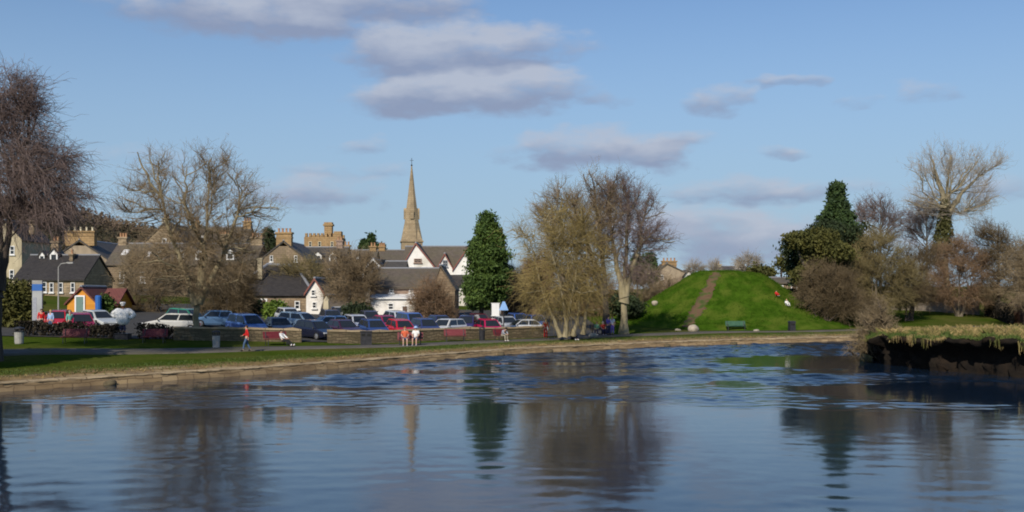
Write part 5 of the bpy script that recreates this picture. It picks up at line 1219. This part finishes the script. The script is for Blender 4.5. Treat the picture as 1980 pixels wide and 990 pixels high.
# --- pale willow with several leaning stems
D = 84.0; b0 = base_at(1088, D)
lm, tw = bare_tree(31, lb(b0, D, [(1075, 470, 62, 70), (1120, 480, 60, 75), (1040, 540, 45, 75), (1090, 560, 72, 60), (1140, 550, 40, 70), (1015, 450, 32, 50), (1100, 420, 50, 40), (1170, 500, 26, 50)]),
                   [lp(b0, D, [(1084, 652), (1066, 606), (1046, 555), (1030, 480)]), lp(b0, D, [(1092, 652), (1100, 600), (1113, 540), (1118, 450)]), lp(b0, D, [(1108, 650, .4), (1122, 600, .4), (1112, 545, .6), (1080, 450, .8)]),
                    lp(b0, D, [(1128, 648, .8), (1136, 600, .9), (1150, 540, 1), (1150, 480, 1)]), lp(b0, D, [(1098, 650, .3), (1090, 590, -.3), (1075, 520, -.6), (1050, 440, -.5)])], .2,
                   (16, 110, 620), 2300, 3600, -.04, .3, (.7, 1.8), .012, low=.25)
place_bare('willow_tree', 'olive-yellow willow with several pale leaning stems at the path edge', 'tree', b0, lm, tw, 'bark_pale', 'twig_willow')
# --- two tall bare trees behind it
D = 96.0; b0 = base_at(1173, D)
lm, tw = bare_tree(41, lb(b0, D, [(1105, 395, 62, 48), (1080, 430, 60, 50), (1150, 400, 55, 50), (1130, 450, 80, 60), (1060, 400, 36, 30), (1160, 350, 40, 26)]),
                   [lp(b0, D, [(1173, 650), (1170, 560), (1160, 460), (1150, 370)]), lp(b0, D, [(1170, 570), (1140, 480), (1105, 390)])], .42, (12, 70, 520), 2900, 4400, -.05, .1, (.5, 1.4), .013, low=.45)
place_bare('bare_tree', 'tall bare brown tree with a dark trunk just behind the willow', 'tree', b0, lm, tw, 'bark_dark', 'twig_brown')
D = 97.0; b0 = base_at(1206, D)
lm, tw = bare_tree(42, lb(b0, D, [(1205, 385, 52, 48), (1235, 420, 52, 58), (1250, 465, 48, 40), (1195, 450, 60, 60), (1285, 470, 24, 24), (1170, 380, 36, 40), (1200, 350, 26, 16), (1230, 520, 50, 30)]),
                   [lp(b0, D, [(1206, 645), (1206, 590), (1210, 500), (1215, 420), (1205, 345)]), lp(b0, D, [(1206, 585), (1222, 520), (1250, 440)]), lp(b0, D, [(1207, 575), (1190, 500), (1175, 400)])], .42, (14, 80, 560), 3000, 4600, -.05, .1, (.5, 1.4), .013, low=.4)
place_bare('bare_tree', 'tall bare greyish tree with a pale forked trunk to the left of the mound', 'tree', b0, lm, tw, 'bark_pale', 'twig_purple')
# --- right hand group: tall ivy-clad tree and neighbours
D = 143.0; b0 = base_at(1829, D)
lm, tw = bare_tree(51, lb(b0, D, [(1830, 320, 60, 42), (1790, 340, 40, 40), (1880, 330, 52, 34), (1930, 315, 28, 22), (1850, 390, 70, 40), (1780, 390, 36, 30), (1900, 380, 40, 30)]),
                   [lp(b0, D, [(1829, 600), (1830, 480), (1831, 390), (1838, 300)]), lp(b0, D, [(1830, 420), (1862, 370), (1905, 330)]), lp(b0, D, [(1831, 400), (1812, 345), (1800, 300)])], .5, (14, 60, 380), 1700, 2600, -.06, -.15, (.7, 1.8), .015, low=.55)
t = place_bare('bare_tree', 'tallest bare pale tree with ivy round its trunk on the right', 'tree', b0, lm, tw, 'bark_pale', 'twig_grey')
rg = np.random.default_rng(5); n = 3200; zz = rg.random(n) ** 1.2; rr = (1.75 - 1.35 * zz) * np.sqrt(rg.random(n)); th = rg.random(n) * 6.283
z0, z1 = PZ(490, D) - b0[2], PZ(385, D) - b0[2]
link('ivy', leaf_mesh('ivy', leaf_quads(rg, np.stack([rr * np.cos(th) - .25, rr * np.sin(th), z0 + (z1 - z0) * zz], 1), rg.uniform(.15, .38, n)), M['ivy']), t)
def simple_bare(seed, px, D, yb, lobes, stem_top, r0, bark, twig, label, name='bare_tree', cat='tree', counts=(10, 50, 320), tws=(2200, 3200), droop=.1, tr=.016, tl=(.5, 1.4), group=None, multi=1, low=.35, z=None):
    b0 = base_at(px, D) if z is None else (PX(px, D), D, z)
    rg = np.random.default_rng(seed); stems = []
    if multi == 1: stems = [lp(b0, D, [(px, yb), ((px + stem_top[0]) / 2, (yb + stem_top[1]) / 2), stem_top])]; stems[0][0] = (0, 0, 0)
    else:
        for k in range(multi):
            l_ = lobes[k % len(lobes)]; q = lp(b0, D, [l_[:2]])[0]
            a = (rg.normal(0, .3), rg.normal(0, .3), 0); stems.append([a, tuple(np.array(q) * .45 + rg.normal(0, .25, 3) + np.array([0, 0, .3])), tuple(np.array(q) + rg.normal(0, .4, 3))])
    lm, tw = bare_tree(seed, lb(b0, D, lobes), stems, r0, counts, tws[0], tws[1], -.05, droop, tl, tr, low=low)
    return place_bare(name, label, cat, b0, lm, tw, bark, twig, group)
G = 'trees and bushes on the bank right of the mound'
simple_bare(52, 1702, 146, 590, [(1690, 405, 40, 32), (1720, 430, 36, 40), (1670, 420, 24, 24)], (1703, 385), .3, 'bark', 'twig_purple', 'small bare tree rising just right of the tall dark conifer', group=G, tws=(1500, 2200))
simple_bare(53, 1792, 148, 590, [(1790, 410, 34, 34), (1770, 440, 30, 36), (1812, 440, 26, 36)], (1792, 390), .28, 'bark', 'twig_purple', 'small bare tree close to the left of the tallest ivy-clad tree', group=G, tws=(1500, 2200))
simple_bare(54, 1694, 117.5, 611, [(1690, 500, 66, 46), (1660, 540, 56, 46), (1730, 540, 56, 50), (1700, 580, 70, 26), (1695, 465, 40, 22)], (1690, 460), .16, 'bark', 'twig_olive', 'broad olive-brown bare willow thicket in the middle of the right bank', name='willow_bush', cat='bush', group=G, multi=6, tws=(4200, 6500), counts=(14, 90, 600), low=.1)
simple_bare(55, 1592, 113, 612, [(1590, 545, 40, 40), (1625, 560, 46, 40), (1560, 575, 26, 26), (1650, 590, 46, 22), (1605, 590, 50, 20)], (1590, 520), .14, 'bark_dark', 'twig_dark', 'dark brown bare bush at the right foot of the mound', name='bare_bush', cat='bush', group=G, multi=6, tws=(3600, 5600), counts=(12, 80, 520), low=.1)
simple_bare(56, 1760, 123, 600, [(1760, 520, 34, 46), (1790, 500, 30, 26), (1745, 560, 40, 34), (1775, 560, 30, 30)], (1760, 480), .14, 'bark_dark', 'twig_dark', 'dark bare bush between the olive thicket and the reddish tree', name='bare_bush', cat='bush', group=G, multi=5, tws=(3000, 4600), counts=(12, 80, 480), low=.1)
simple_bare(57, 1852, 131, 603, [(1850, 510, 62, 42), (1820, 540, 44, 42), (1890, 540, 48, 44), (1855, 475, 38, 22), (1870, 570, 66, 24), (1900, 500, 30, 30), (1800, 565, 44, 26)], (1855, 470), .22, 'bark', 'twig_red', 'rounded reddish-brown bare tree in front of the stone wall', group=G, multi=3, tws=(5400, 8200), counts=(14, 100, 640), low=.3)
simple_bare(58, 1932, 129, 605, [(1925, 470, 42, 40), (1955, 510, 46, 50), (1905, 450, 24, 26), (1980, 540, 40, 60), (1935, 560, 40, 36)], (1930, 432), .26, 'bark_dark', 'twig_dark', 'dark brown bare tree at the right edge beyond the reddish tree', group=G, tws=(4200, 6000), counts=(14, 80, 520), low=.2)
simple_bare(59, 1985, 113, 610, [(1985, 520, 50, 60), (2030, 500, 50, 70), (1975, 570, 36, 40)], (1990, 450), .24, 'bark', 'twig_tan', 'tan bare tree cut by the right edge beside the brick hut', group=G, tws=(2600, 4000), counts=(12, 70, 420), low=.2)
# dark evergreens there
D = 124.0; b0 = base_at(1618, D); Hh = PZ(358, D) - b0[2]; z0 = 1.0
V, wd = conifer(61, Hh, lambda u: (1 - u) ** .95 * 7.6 * (.86 + .14 * math.sin(u * 75)) + .03, z0, 1000, 70, .28, (.38, .38, .2), .6, .3)
place_conifer('conifer_tree', 'tall pointed dark green conifer rising above the brown thicket on the right bank', 'tree', b0, V, wd, 'leaf_conifer', 'bark_dark', G)
D = 121.0; b0 = base_at(1590, D)
V, lm = broad_ever(62, lb(b0, D, [(1575, 480, 44, 34, 1), (1600, 460, 44, 30, 1), (1560, 515, 34, 34, 1), (1640, 470, 36, 30, 1), (1545, 480, 26, 20, 1), (1600, 530, 50, 50, 1), (1660, 450, 18, 20, 1)]), [lp(b0, D, [(1590, 620), (1588, 540), (1585, 480)]), lp(b0, D, [(1595, 620), (1620, 540), (1630, 470)])], 640, 90, .25, (.45, .45, .25))
place_conifer('yew_tree', 'broad dark evergreen tree spreading below the pointed conifer', 'tree', b0, V, lm, 'leaf_dark', 'bark_dark', G)
D = 116.0; b0 = base_at(1566, D)
V, lm = broad_ever(63, lb(b0, D, [(1570, 470, 40, 16, 1), (1600, 490, 44, 18, 1), (1560, 530, 24, 26, 1), (1550, 460, 26, 10, 1), (1585, 455, 30, 12, 1)]), [lp(b0, D, [(1566, 620), (1570, 540), (1575, 475)]), lp(b0, D, [(1570, 540), (1550, 500), (1535, 462)])], 300, 80, .24, (.5, .5, .18))
place_conifer('pine_tree', 'olive-green layered pine leaning left towards the mound', 'tree', b0, V, lm, 'leaf_olive', 'bark', G)
# --- evergreen by the white gabled hall
D = 106.0; b0 = base_at(926, D); Hh = PZ(416, D) - b0[2]
def rf(u):
    return np.interp(u, [0, .06, .2, .45, .7, .85, .95, 1], [1.1, 1.75, 2.05, 1.9, 1.6, 1.15, .6, .1])
V, wd = conifer(71, Hh, rf, PZ(590, D) - b0[2], 420, 150, .20, (.34, .34, .22), .4, .24)
V = V + np.array([PX(943, D) - b0[0], 0, 0]) * np.clip((V[:, 2:3] - 1.0) / 4, 0, 1)
wd = [(p + np.array([PX(943, D) - b0[0], 0, 0]) * np.clip((p[..., 2:3] - 1.0) / 4, 0, 1), r) for p, r in wd]
place_conifer('conifer_tree', 'bright green bushy evergreen tree beside the white gabled hall', 'tree', b0, V, wd, 'leaf_bright', 'bark')
# small conifers on the skyline
def small_con(seed, px, D, ytop, ybase, wpx, label, leaf='leaf_conifer'):
    x = PX(px, D); z = PZ(ybase, D); g = float(gz(x, D)); b = (x, D, min(z, g) - .1); h = PZ(ytop, D) - b[2]; z0 = max(1.0, z - b[2]); r = wpx / 2 * D / F
    V, wd = conifer(seed, h, lambda u: (1 - u) ** .8 * r + .08, z0, 150, 40, .4, (.3, .3, .25), .4, .18)
    place_conifer('conifer_tree', label, 'tree', b, V, wd, leaf, 'bark_dark', 'small conifers on the town skyline')
small_con(81, 718, 190, 456, 488, 15, 'taller of two small conifers on the skyline left of the spire')
small_con(82, 704, 192, 467, 490, 11, 'shorter of two small conifers on the skyline left of the spire')
small_con(83, 1257, 150, 493, 540, 24, 'small dark conifer between the grey bare tree and the mound')
small_con(84, 1232, 152, 497, 540, 20, 'small dark conifer half hidden behind the grey bare tree')
small_con(85, 735, 195, 476, 488, 12, 'lowest of the small conifers nearest the spire')
small_con(86, 520, 150, 447, 500, 32, 'dark pointed conifer behind the gold chimney stack', 'leaf_dark')
# --- brown trees and bushes among the town
GT = 'bare trees in front of the town houses'
simple_bare(101, 300, 104, 640, [(300, 560, 46, 50), (330, 520, 40, 50), (280, 600, 40, 30)], (310, 500), .15, 'bark_dark', 'twig_dark', 'dark bare bush behind the wall left of the spreading tree', name='bare_bush', cat='bush', group=GT, multi=5, tws=(1800, 2600), low=.1)
simple_bare(102, 440, 103, 640, [(430, 590, 46, 36), (460, 560, 40, 50), (415, 540, 36, 40)], (440, 510), .15, 'bark_dark', 'twig_dark', 'dark purple-brown bush behind the parked blue people carrier', name='bare_bush', cat='bush', group=GT, multi=6, tws=(4200, 6000), counts=(12, 80, 500), low=.1)
simple_bare(103, 682, 110, 630, [(690, 530, 44, 48), (660, 560, 36, 46), (712, 545, 22, 34), (684, 590, 36, 30), (650, 510, 26, 26)], (690, 490), .2, 'bark', 'twig_brown', 'brown bare tree between the slate-roofed hall and the low white-fronted house', group=GT, multi=3, tws=(3000, 4400), counts=(12, 70, 480), low=.2)
simple_bare(104, 838, 109, 625, [(830, 575, 36, 36), (850, 572, 22, 34), (815, 590, 26, 24), (850, 600, 34, 22)], (840, 540), .15, 'bark', 'twig_red', 'reddish-brown bare tree in front of the low white-fronted house', group=GT, multi=5, tws=(1300, 1800), counts=(12, 70, 420), low=.1)
simple_bare(105, 570, 118, 630, [(560, 520, 40, 30), (600, 530, 44, 34), (630, 560, 30, 40)], (580, 490), .15, 'bark', 'twig_olive', 'thin olive bare tree in front of the tan gable with a chimney stack', group=GT, tws=(1000, 1400), low=.2)
simple_bare(106, 255, 116, 630, [(250, 540, 26, 34), (262, 500, 22, 30)], (255, 480), .14, 'bark', 'twig_tan', 'thin tan bare tree before the cream ground floor of the terrace', group=GT, tws=(600, 900), low=.3)
simple_bare(107, 1010, 112, 625, [(1010, 560, 36, 36), (985, 545, 22, 40), (1040, 540, 36, 44), (1000, 590, 40, 20)], (1010, 500), .2, 'bark', 'twig_red', 'reddish bare tree filling the gap between evergreen and willow', group=GT, multi=3, tws=(3000, 4400), counts=(12, 70, 480), low=.2)
GB = 'row of brown bare trees behind the mound'
for k, (px, yt, lab) in enumerate([(1065, 470, 'brown bare tree standing behind the crown of the willow'), (1130, 490, 'brown bare tree in the far row behind the dark trunk'), (1245, 505, 'brown bare tree in the far row nearest the mound'), (1295, 530, 'low reddish bare tree on the left shoulder of the mound')]):
    simple_bare(120 + k, px, 128 + k * 2, 600, [(px, yt + 40, 44, 36), (px - 30, yt + 65, 36, 34), (px + 32, yt + 66, 36, 34), (px, yt + 95, 60, 30)], (px, yt + 10), .2, 'bark', 'twig_red' if k % 2 else 'twig_tan', lab, group=GB, multi=3, tws=(2600, 4000), counts=(12, 70, 420), low=.1)
simple_bare(130, 1446, 165, 545, [(1446, 508, 22, 16), (1432, 515, 14, 12), (1462, 510, 12, 16)], (1446, 494), .2, 'bark', 'twig_grey', 'small pale bare tree peeping over the top of the mound', group=GB, tws=(700, 1000), counts=(8, 40, 200))
simple_bare(131, 1340, 170, 545, [(1340, 518, 16, 10), (1352, 520, 12, 8)], (1340, 510), .18, 'bark', 'twig_grey', 'tiny bare tree on the skyline at the left shoulder of the mound', group=GB, tws=(400, 600), counts=(6, 30, 120))
simple_bare(132, 1382, 170, 545, [(1382, 514, 9, 10), (1380, 522, 12, 8)], (1382, 504), .18, 'bark', 'twig_grey', 'tiny bare tree on the skyline above the worn track', group=GB, tws=(300, 400), counts=(6, 30, 120))
D = 150.0; b0 = base_at(1492, D)
V, lm = broad_ever(133, lb(b0, D, [(1492, 522, 8, 10, 1), (1512, 512, 10, 14, 1), (1470, 530, 26, 10, 1)]), [lp(b0, D, [(1492, 560), (1492, 540), (1492, 524)]), lp(b0, D, [(1505, 560), (1510, 540), (1512, 515)])], 90, 30, .36, .35)
place_conifer('evergreen_bush', 'small dark evergreen bush behind the right shoulder of the mound', 'bush', b0, V, lm, 'leaf_olive', 'bark_dark')
# bush on the point of the near bank
D = 66.0; x = PX(1692, D)
simple_bare(140, 1692, D, 690, [(1690, 640, 34, 26), (1670, 660, 24, 22), (1715, 640, 26, 26), (1695, 612, 26, 20), (1675, 625, 20, 18), (1700, 590, 16, 12), (1655, 672, 18, 14)], (1690, 600), .07, 'bark_dark', 'twig_tan', 'thin bare bush on the tip of the undercut bank', name='bare_bush', cat='bush', multi=9, tws=(1500, 1800), counts=(14, 60, 300), tl=(.25, .7), tr=.010, low=.05, z=.75)
# --- evergreen bushes and hedges
def bush(seed, px, D, lobes, leaf, label, n_cl, per, size, sig, name='evergreen_bush', cat='bush', z=None):
    b0 = base_at(px, D); V, lm = broad_ever(seed, lb(b0, D, lobes), [[(0, 0, 0), (0, 0, .5), (.05, 0, 1.0)], [(.2, .1, 0), (.3, .1, .5), (.4, .1, 1.1)]], n_cl, per, size, sig)
    lm = [(p, r * .35) for p, r in lm]
    return place_conifer(name, label, cat, b0, V, lm, leaf, 'bark_dark')
bush(151, 25, 80, [(25, 600, 34, 26, 1), (10, 570, 30, 28, 1), (45, 585, 26, 34, 1), (30, 625, 40, 22, 1)], 'leaf_olive', 'dark olive evergreen bush beside the tall information sign', 260, 60, .22, .3)
bush(152, 533, 101, [(533, 602, 20, 16, 1), (545, 606, 14, 12, 1)], 'leaf_lime', 'lime-green bush above the parked cars', 110, 50, .22, .22)
bush(153, 203, 98, [(205, 590, 12, 18, 1), (200, 605, 14, 14, 1)], 'leaf_bright', 'green bush at the right corner of the orange hut', 60, 50, .22, .22)
bush(154, 455, 108, [(480, 596, 20, 20, 1), (500, 600, 16, 16, 1)], 'leaf_dark', 'dark evergreen bush left of the lime-green bush', 80, 50, .25, .25)
bush(155, 1205, 116, [(1205, 590, 26, 20, 1), (1228, 596, 16, 14, 1)], 'leaf_dark', 'dark evergreen bush behind the pale forked trunk', 110, 50, .25, .25)
bush(156, 690, 101, [(690, 605, 30, 12, 1)], 'leaf_dark', 'low dark bush left of the white lean-to', 90, 50, .22, .22)
def hedge(pts, h, wdt, leaf, label, seed, dens=420, size=.13):
    rng = np.random.default_rng(seed); pts = np.array(pts, float); s = np.concatenate([[0], np.cumsum(np.hypot(*np.diff(pts, axis=0).T))]); Lh = s[-1]
    n = int(dens * Lh); q = rng.random(n) * Lh; X = np.interp(q, s, pts[:, 0]); Y = np.interp(q, s, pts[:, 1])
    hh = h * (1 + .1 * np.sin(q * 1.9) + .07 * np.sin(q * 4.3 + 1)); zz = rng.random(n) ** .6 * hh; ww = wdt * (1 + .15 * np.sin(q * 2.7)) * (rng.random(n) - .5)
    c = np.stack([X + ww * .5, Y + ww, gz(X, Y) + zz], 1)
    V = leaf_quads(rng, c, rng.uniform(size * .6, size * 1.5, n)); b = np.array([pts[0, 0], pts[0, 1], float(gz(*pts[0]))])
    t = thing('hedge', label, 'hedge', tuple(b)); link('foliage', leaf_mesh('foliage', V - b, M[leaf]), t)
    ns = int(Lh * 7); q = np.linspace(.1, Lh - .1, ns); X = np.interp(q, s, pts[:, 0]); Y = np.interp(q, s, pts[:, 1]); a = np.stack([X, Y, gz(X, Y) - .05], 1) + rng.normal(0, .08, (ns, 3)) * [1, 1, 0]
    e = a + np.stack([rng.normal(0, .2, ns), rng.normal(0, .2, ns), np.full(ns, h * .92)], 1)
    link('stem', tubes_mesh('stem', [(curve_batch(rng, a - b, e - b, 3, 0, .06), np.tile([.03, .022, .01], (ns, 1)))], M['bark_dark'], 4), t)
hedge([(-34.5, 72.3), (PX(65, 73.5), 73.5), (PX(232, 75), 75)], 1.0, .9, 'leaf_hedge', 'long dark clipped hedge in shade behind the left red bench', 161)
hedge([(PX(268, 75.3), 75.3), (PX(336, 76), 76)], 1.05, .9, 'leaf_hedge', 'short dark hedge between the white chef figure and the stone wall', 162)
hedge([(PX(1905, 135), 135), (PX(1935, 126), 126), (PX(1958, 117), 117)], 2.0, 1.2, 'leaf_hedge', 'dark hedge running down the right side of the lawn', 163, 300, .3)
# trees out to the left whose shade lies over the near lawn
for sd, x, y, h in ((171, -32.0, 49.5, 11.5),):
    V, lm = broad_ever(sd, [(0, 0, h * .62, 3.0, 3.0, h * .36), (1.0, -1, h * .4, 2.6, 2.6, 2.8)], [[(0, 0, 0), (.1, 0, h * .3), (0, 0, h * .6)], [(0, 0, h * .3), (1, -.6, h * .4), (1.6, -1, h * .5)]], 420, 46, .42, .5)
    place_conifer('evergreen_tree', 'dark evergreen tree on the lawn left of the benches' if sd == 171 else 'dark evergreen tree furthest along the lawn to the left', 'tree', (x, y, float(gz(x, y)) - .1), V, lm, 'leaf_dark', 'bark_dark', 'evergreens along the riverside lawn')
# woodland on the hill: one far mass
rg = np.random.default_rng(77); n = 6500; X = rg.uniform(-420, -105, n); Y = rg.uniform(330, 560, n); Z = hill_z(X, Y)
C = np.repeat(np.stack([X, Y, Z], 1), 16, 0); hgt = np.repeat(rg.uniform(3.5, 7, n), 16); u = rg.random(len(C))
C = C + np.stack([rg.normal(0, 1.3, len(C)) * (1.1 - u), rg.normal(0, 1.3, len(C)) * (1.1 - u), u * hgt], 1)
M['far_wood'] = noise_mat('far_wood', (.12, .085, .06), (.20, .145, .10), .09, .95, c3=(.05, .045, .025), scale3=.02)
struct(link('woodland', leaf_mesh('woodland', leaf_quads(rg, C, rg.uniform(.5, 1.2, len(C)), 0, 1.9), M['far_wood'])), 'stuff')
# --- grass
def blades(name, X, Y, Z, h, wd, mat, seed, lean=.5):
    rng = np.random.default_rng(seed); n = len(X); a = rng.random(n) * 6.283; t = np.stack([np.cos(a), np.sin(a), 0 * a], 1) * wd[:, None]
    p = np.stack([X, Y, Z], 1); ln = np.stack([rng.normal(0, lean, n), rng.normal(0, lean, n), np.ones(n)], 1) * h[:, None]; md = np.stack([ln[:, 0] * .3, ln[:, 1] * .3, h * .6], 1)
    V = np.stack([p - t, p + t, p + md + t * .7, p + ln], 1)
    me = leaf_mesh(name, V.reshape(-1, 3), M[mat]); return struct(link(name, me), 'stuff')
def spit_pts(n, seed, smin, smax, kmin=10, kmax=135):
    rng = np.random.default_rng(seed); k = rng.uniform(kmin, kmax, n); s = smin + (smax - smin) * rng.random(n) ** 1.3
    ki = np.arange(NB); nx, ny, bx, by = (np.interp(k, ki, q) for q in (ne[:, 0], ne[:, 1], be[:, 0], be[:, 1]))
    return nx * (1 - s) + bx * s, ny * (1 - s) + by * s, k, s, rng
X, Y, k, s, rng = spit_pts(60000, 201, .10, .93, 8, 110)
tuf = (np.sin(X * 1.7 + np.sin(Y * .9) * 2) * np.sin(Y * 1.3 + X * .4) > -.25) | (rng.random(len(X)) < .3); X, Y, k, s = X[tuf], Y[tuf], k[tuf], s[tuf]
zz = np.array([spit_z(a, b) for a, b in zip(k, s)]) - .05
blades('dry_grass', X, Y, zz, rng.uniform(.08, .32, len(X)) * (1 + .7 * (np.sin(X * 2.1 + Y) * np.sin(Y * 1.7 - X * .6) > .45)), rng.uniform(.008, .02, len(X)), 'grass_dry', 202)
X, Y, k, s, rng = spit_pts(9000, 203, .0, .16, 8, 110)
zz = np.array([spit_z(a, b) for a, b in zip(k, s)]) - .04
blades('bank_grass', X, Y, zz, rng.uniform(.10, .26, len(X)), rng.uniform(.01, .022, len(X)), 'grass_blade', 204)
# turf hanging over the lip
rng = np.random.default_rng(205); k = rng.uniform(14, 110, 34); ki = np.arange(NB); cl = np.stack([np.interp(k, ki, ne[:, 0] + nn[:, 0] * .1), np.interp(k, ki, ne[:, 1] + nn[:, 1] * .1), np.array([float(spit_z(a, 0)) for a in k])], 1)
per = rng.integers(6, 50, 34); C = np.repeat(cl, per, 0); lng = np.repeat(rng.uniform(.1, .75, 34) ** 1.9, per); C = C + rng.normal(0, .12, C.shape) * [1, 1, .3]
n = len(C); a = rng.random(n) * 6.283; t = np.stack([np.cos(a), np.sin(a), 0 * a], 1) * .014; dn = np.stack([rng.normal(0, .1, n), rng.normal(0, .1, n), -np.ones(n)], 1) * (lng * rng.uniform(.5, 1.3, n))[:, None]
struct(link('hanging_turf', leaf_mesh('hanging_turf', np.stack([C - t, C + t, C + dn + t * .5, C + dn - t * .5], 1).reshape(-1, 3), M['grass_dry'])), 'stuff')
# grass along the river edge and lawn
rng = np.random.default_rng(206); n = 26000; q, BX, BY, bnx, bny = bank_curve(-34, 50, .5); j = rng.integers(0, len(q), n); o_ = 1.6 + rng.random(n) ** 1.5 * 3.2
X = BX[j] + bnx[j] * o_ + rng.normal(0, .3, n); Y = BY[j] + bny[j] * o_ + rng.normal(0, .3, n)
blades('lawn_edge_grass', X, Y, gz(X, Y) - .02, rng.uniform(.04, .13, n), rng.uniform(.008, .018, n), 'grass_blade', 207)
n = 7000; j = rng.integers(0, len(q), n); o_ = .75 + rng.random(n) * 1.6; X = BX[j] + bnx[j] * o_; Y = BY[j] + bny[j] * o_
blades('bank_dry_grass', X, Y, np.full(n, .42), rng.uniform(.06, .22, n), rng.uniform(.008, .018, n), 'grass_dry', 208)

rng = np.random.default_rng(211); n = 26000; r_ = 13.2 * np.sqrt(rng.random(n)); a = rng.random(n) * 6.283; X = MC[0] + r_ * np.cos(a); Y = MC[1] + r_ * np.sin(a)
tr = np.interp(Y, [109.5, 112.6, 115.9, 119.6], [18.2, 19.8, 21.7, 23.7]); ok = (np.abs(X - tr) > .75) | (Y > 120); X, Y = X[ok], Y[ok]
blades('mound_turf', X, Y, mound_h(X, Y) - .02, rng.uniform(.05, .2, len(X)), rng.uniform(.012, .03, len(X)), 'mound_blade', 212)
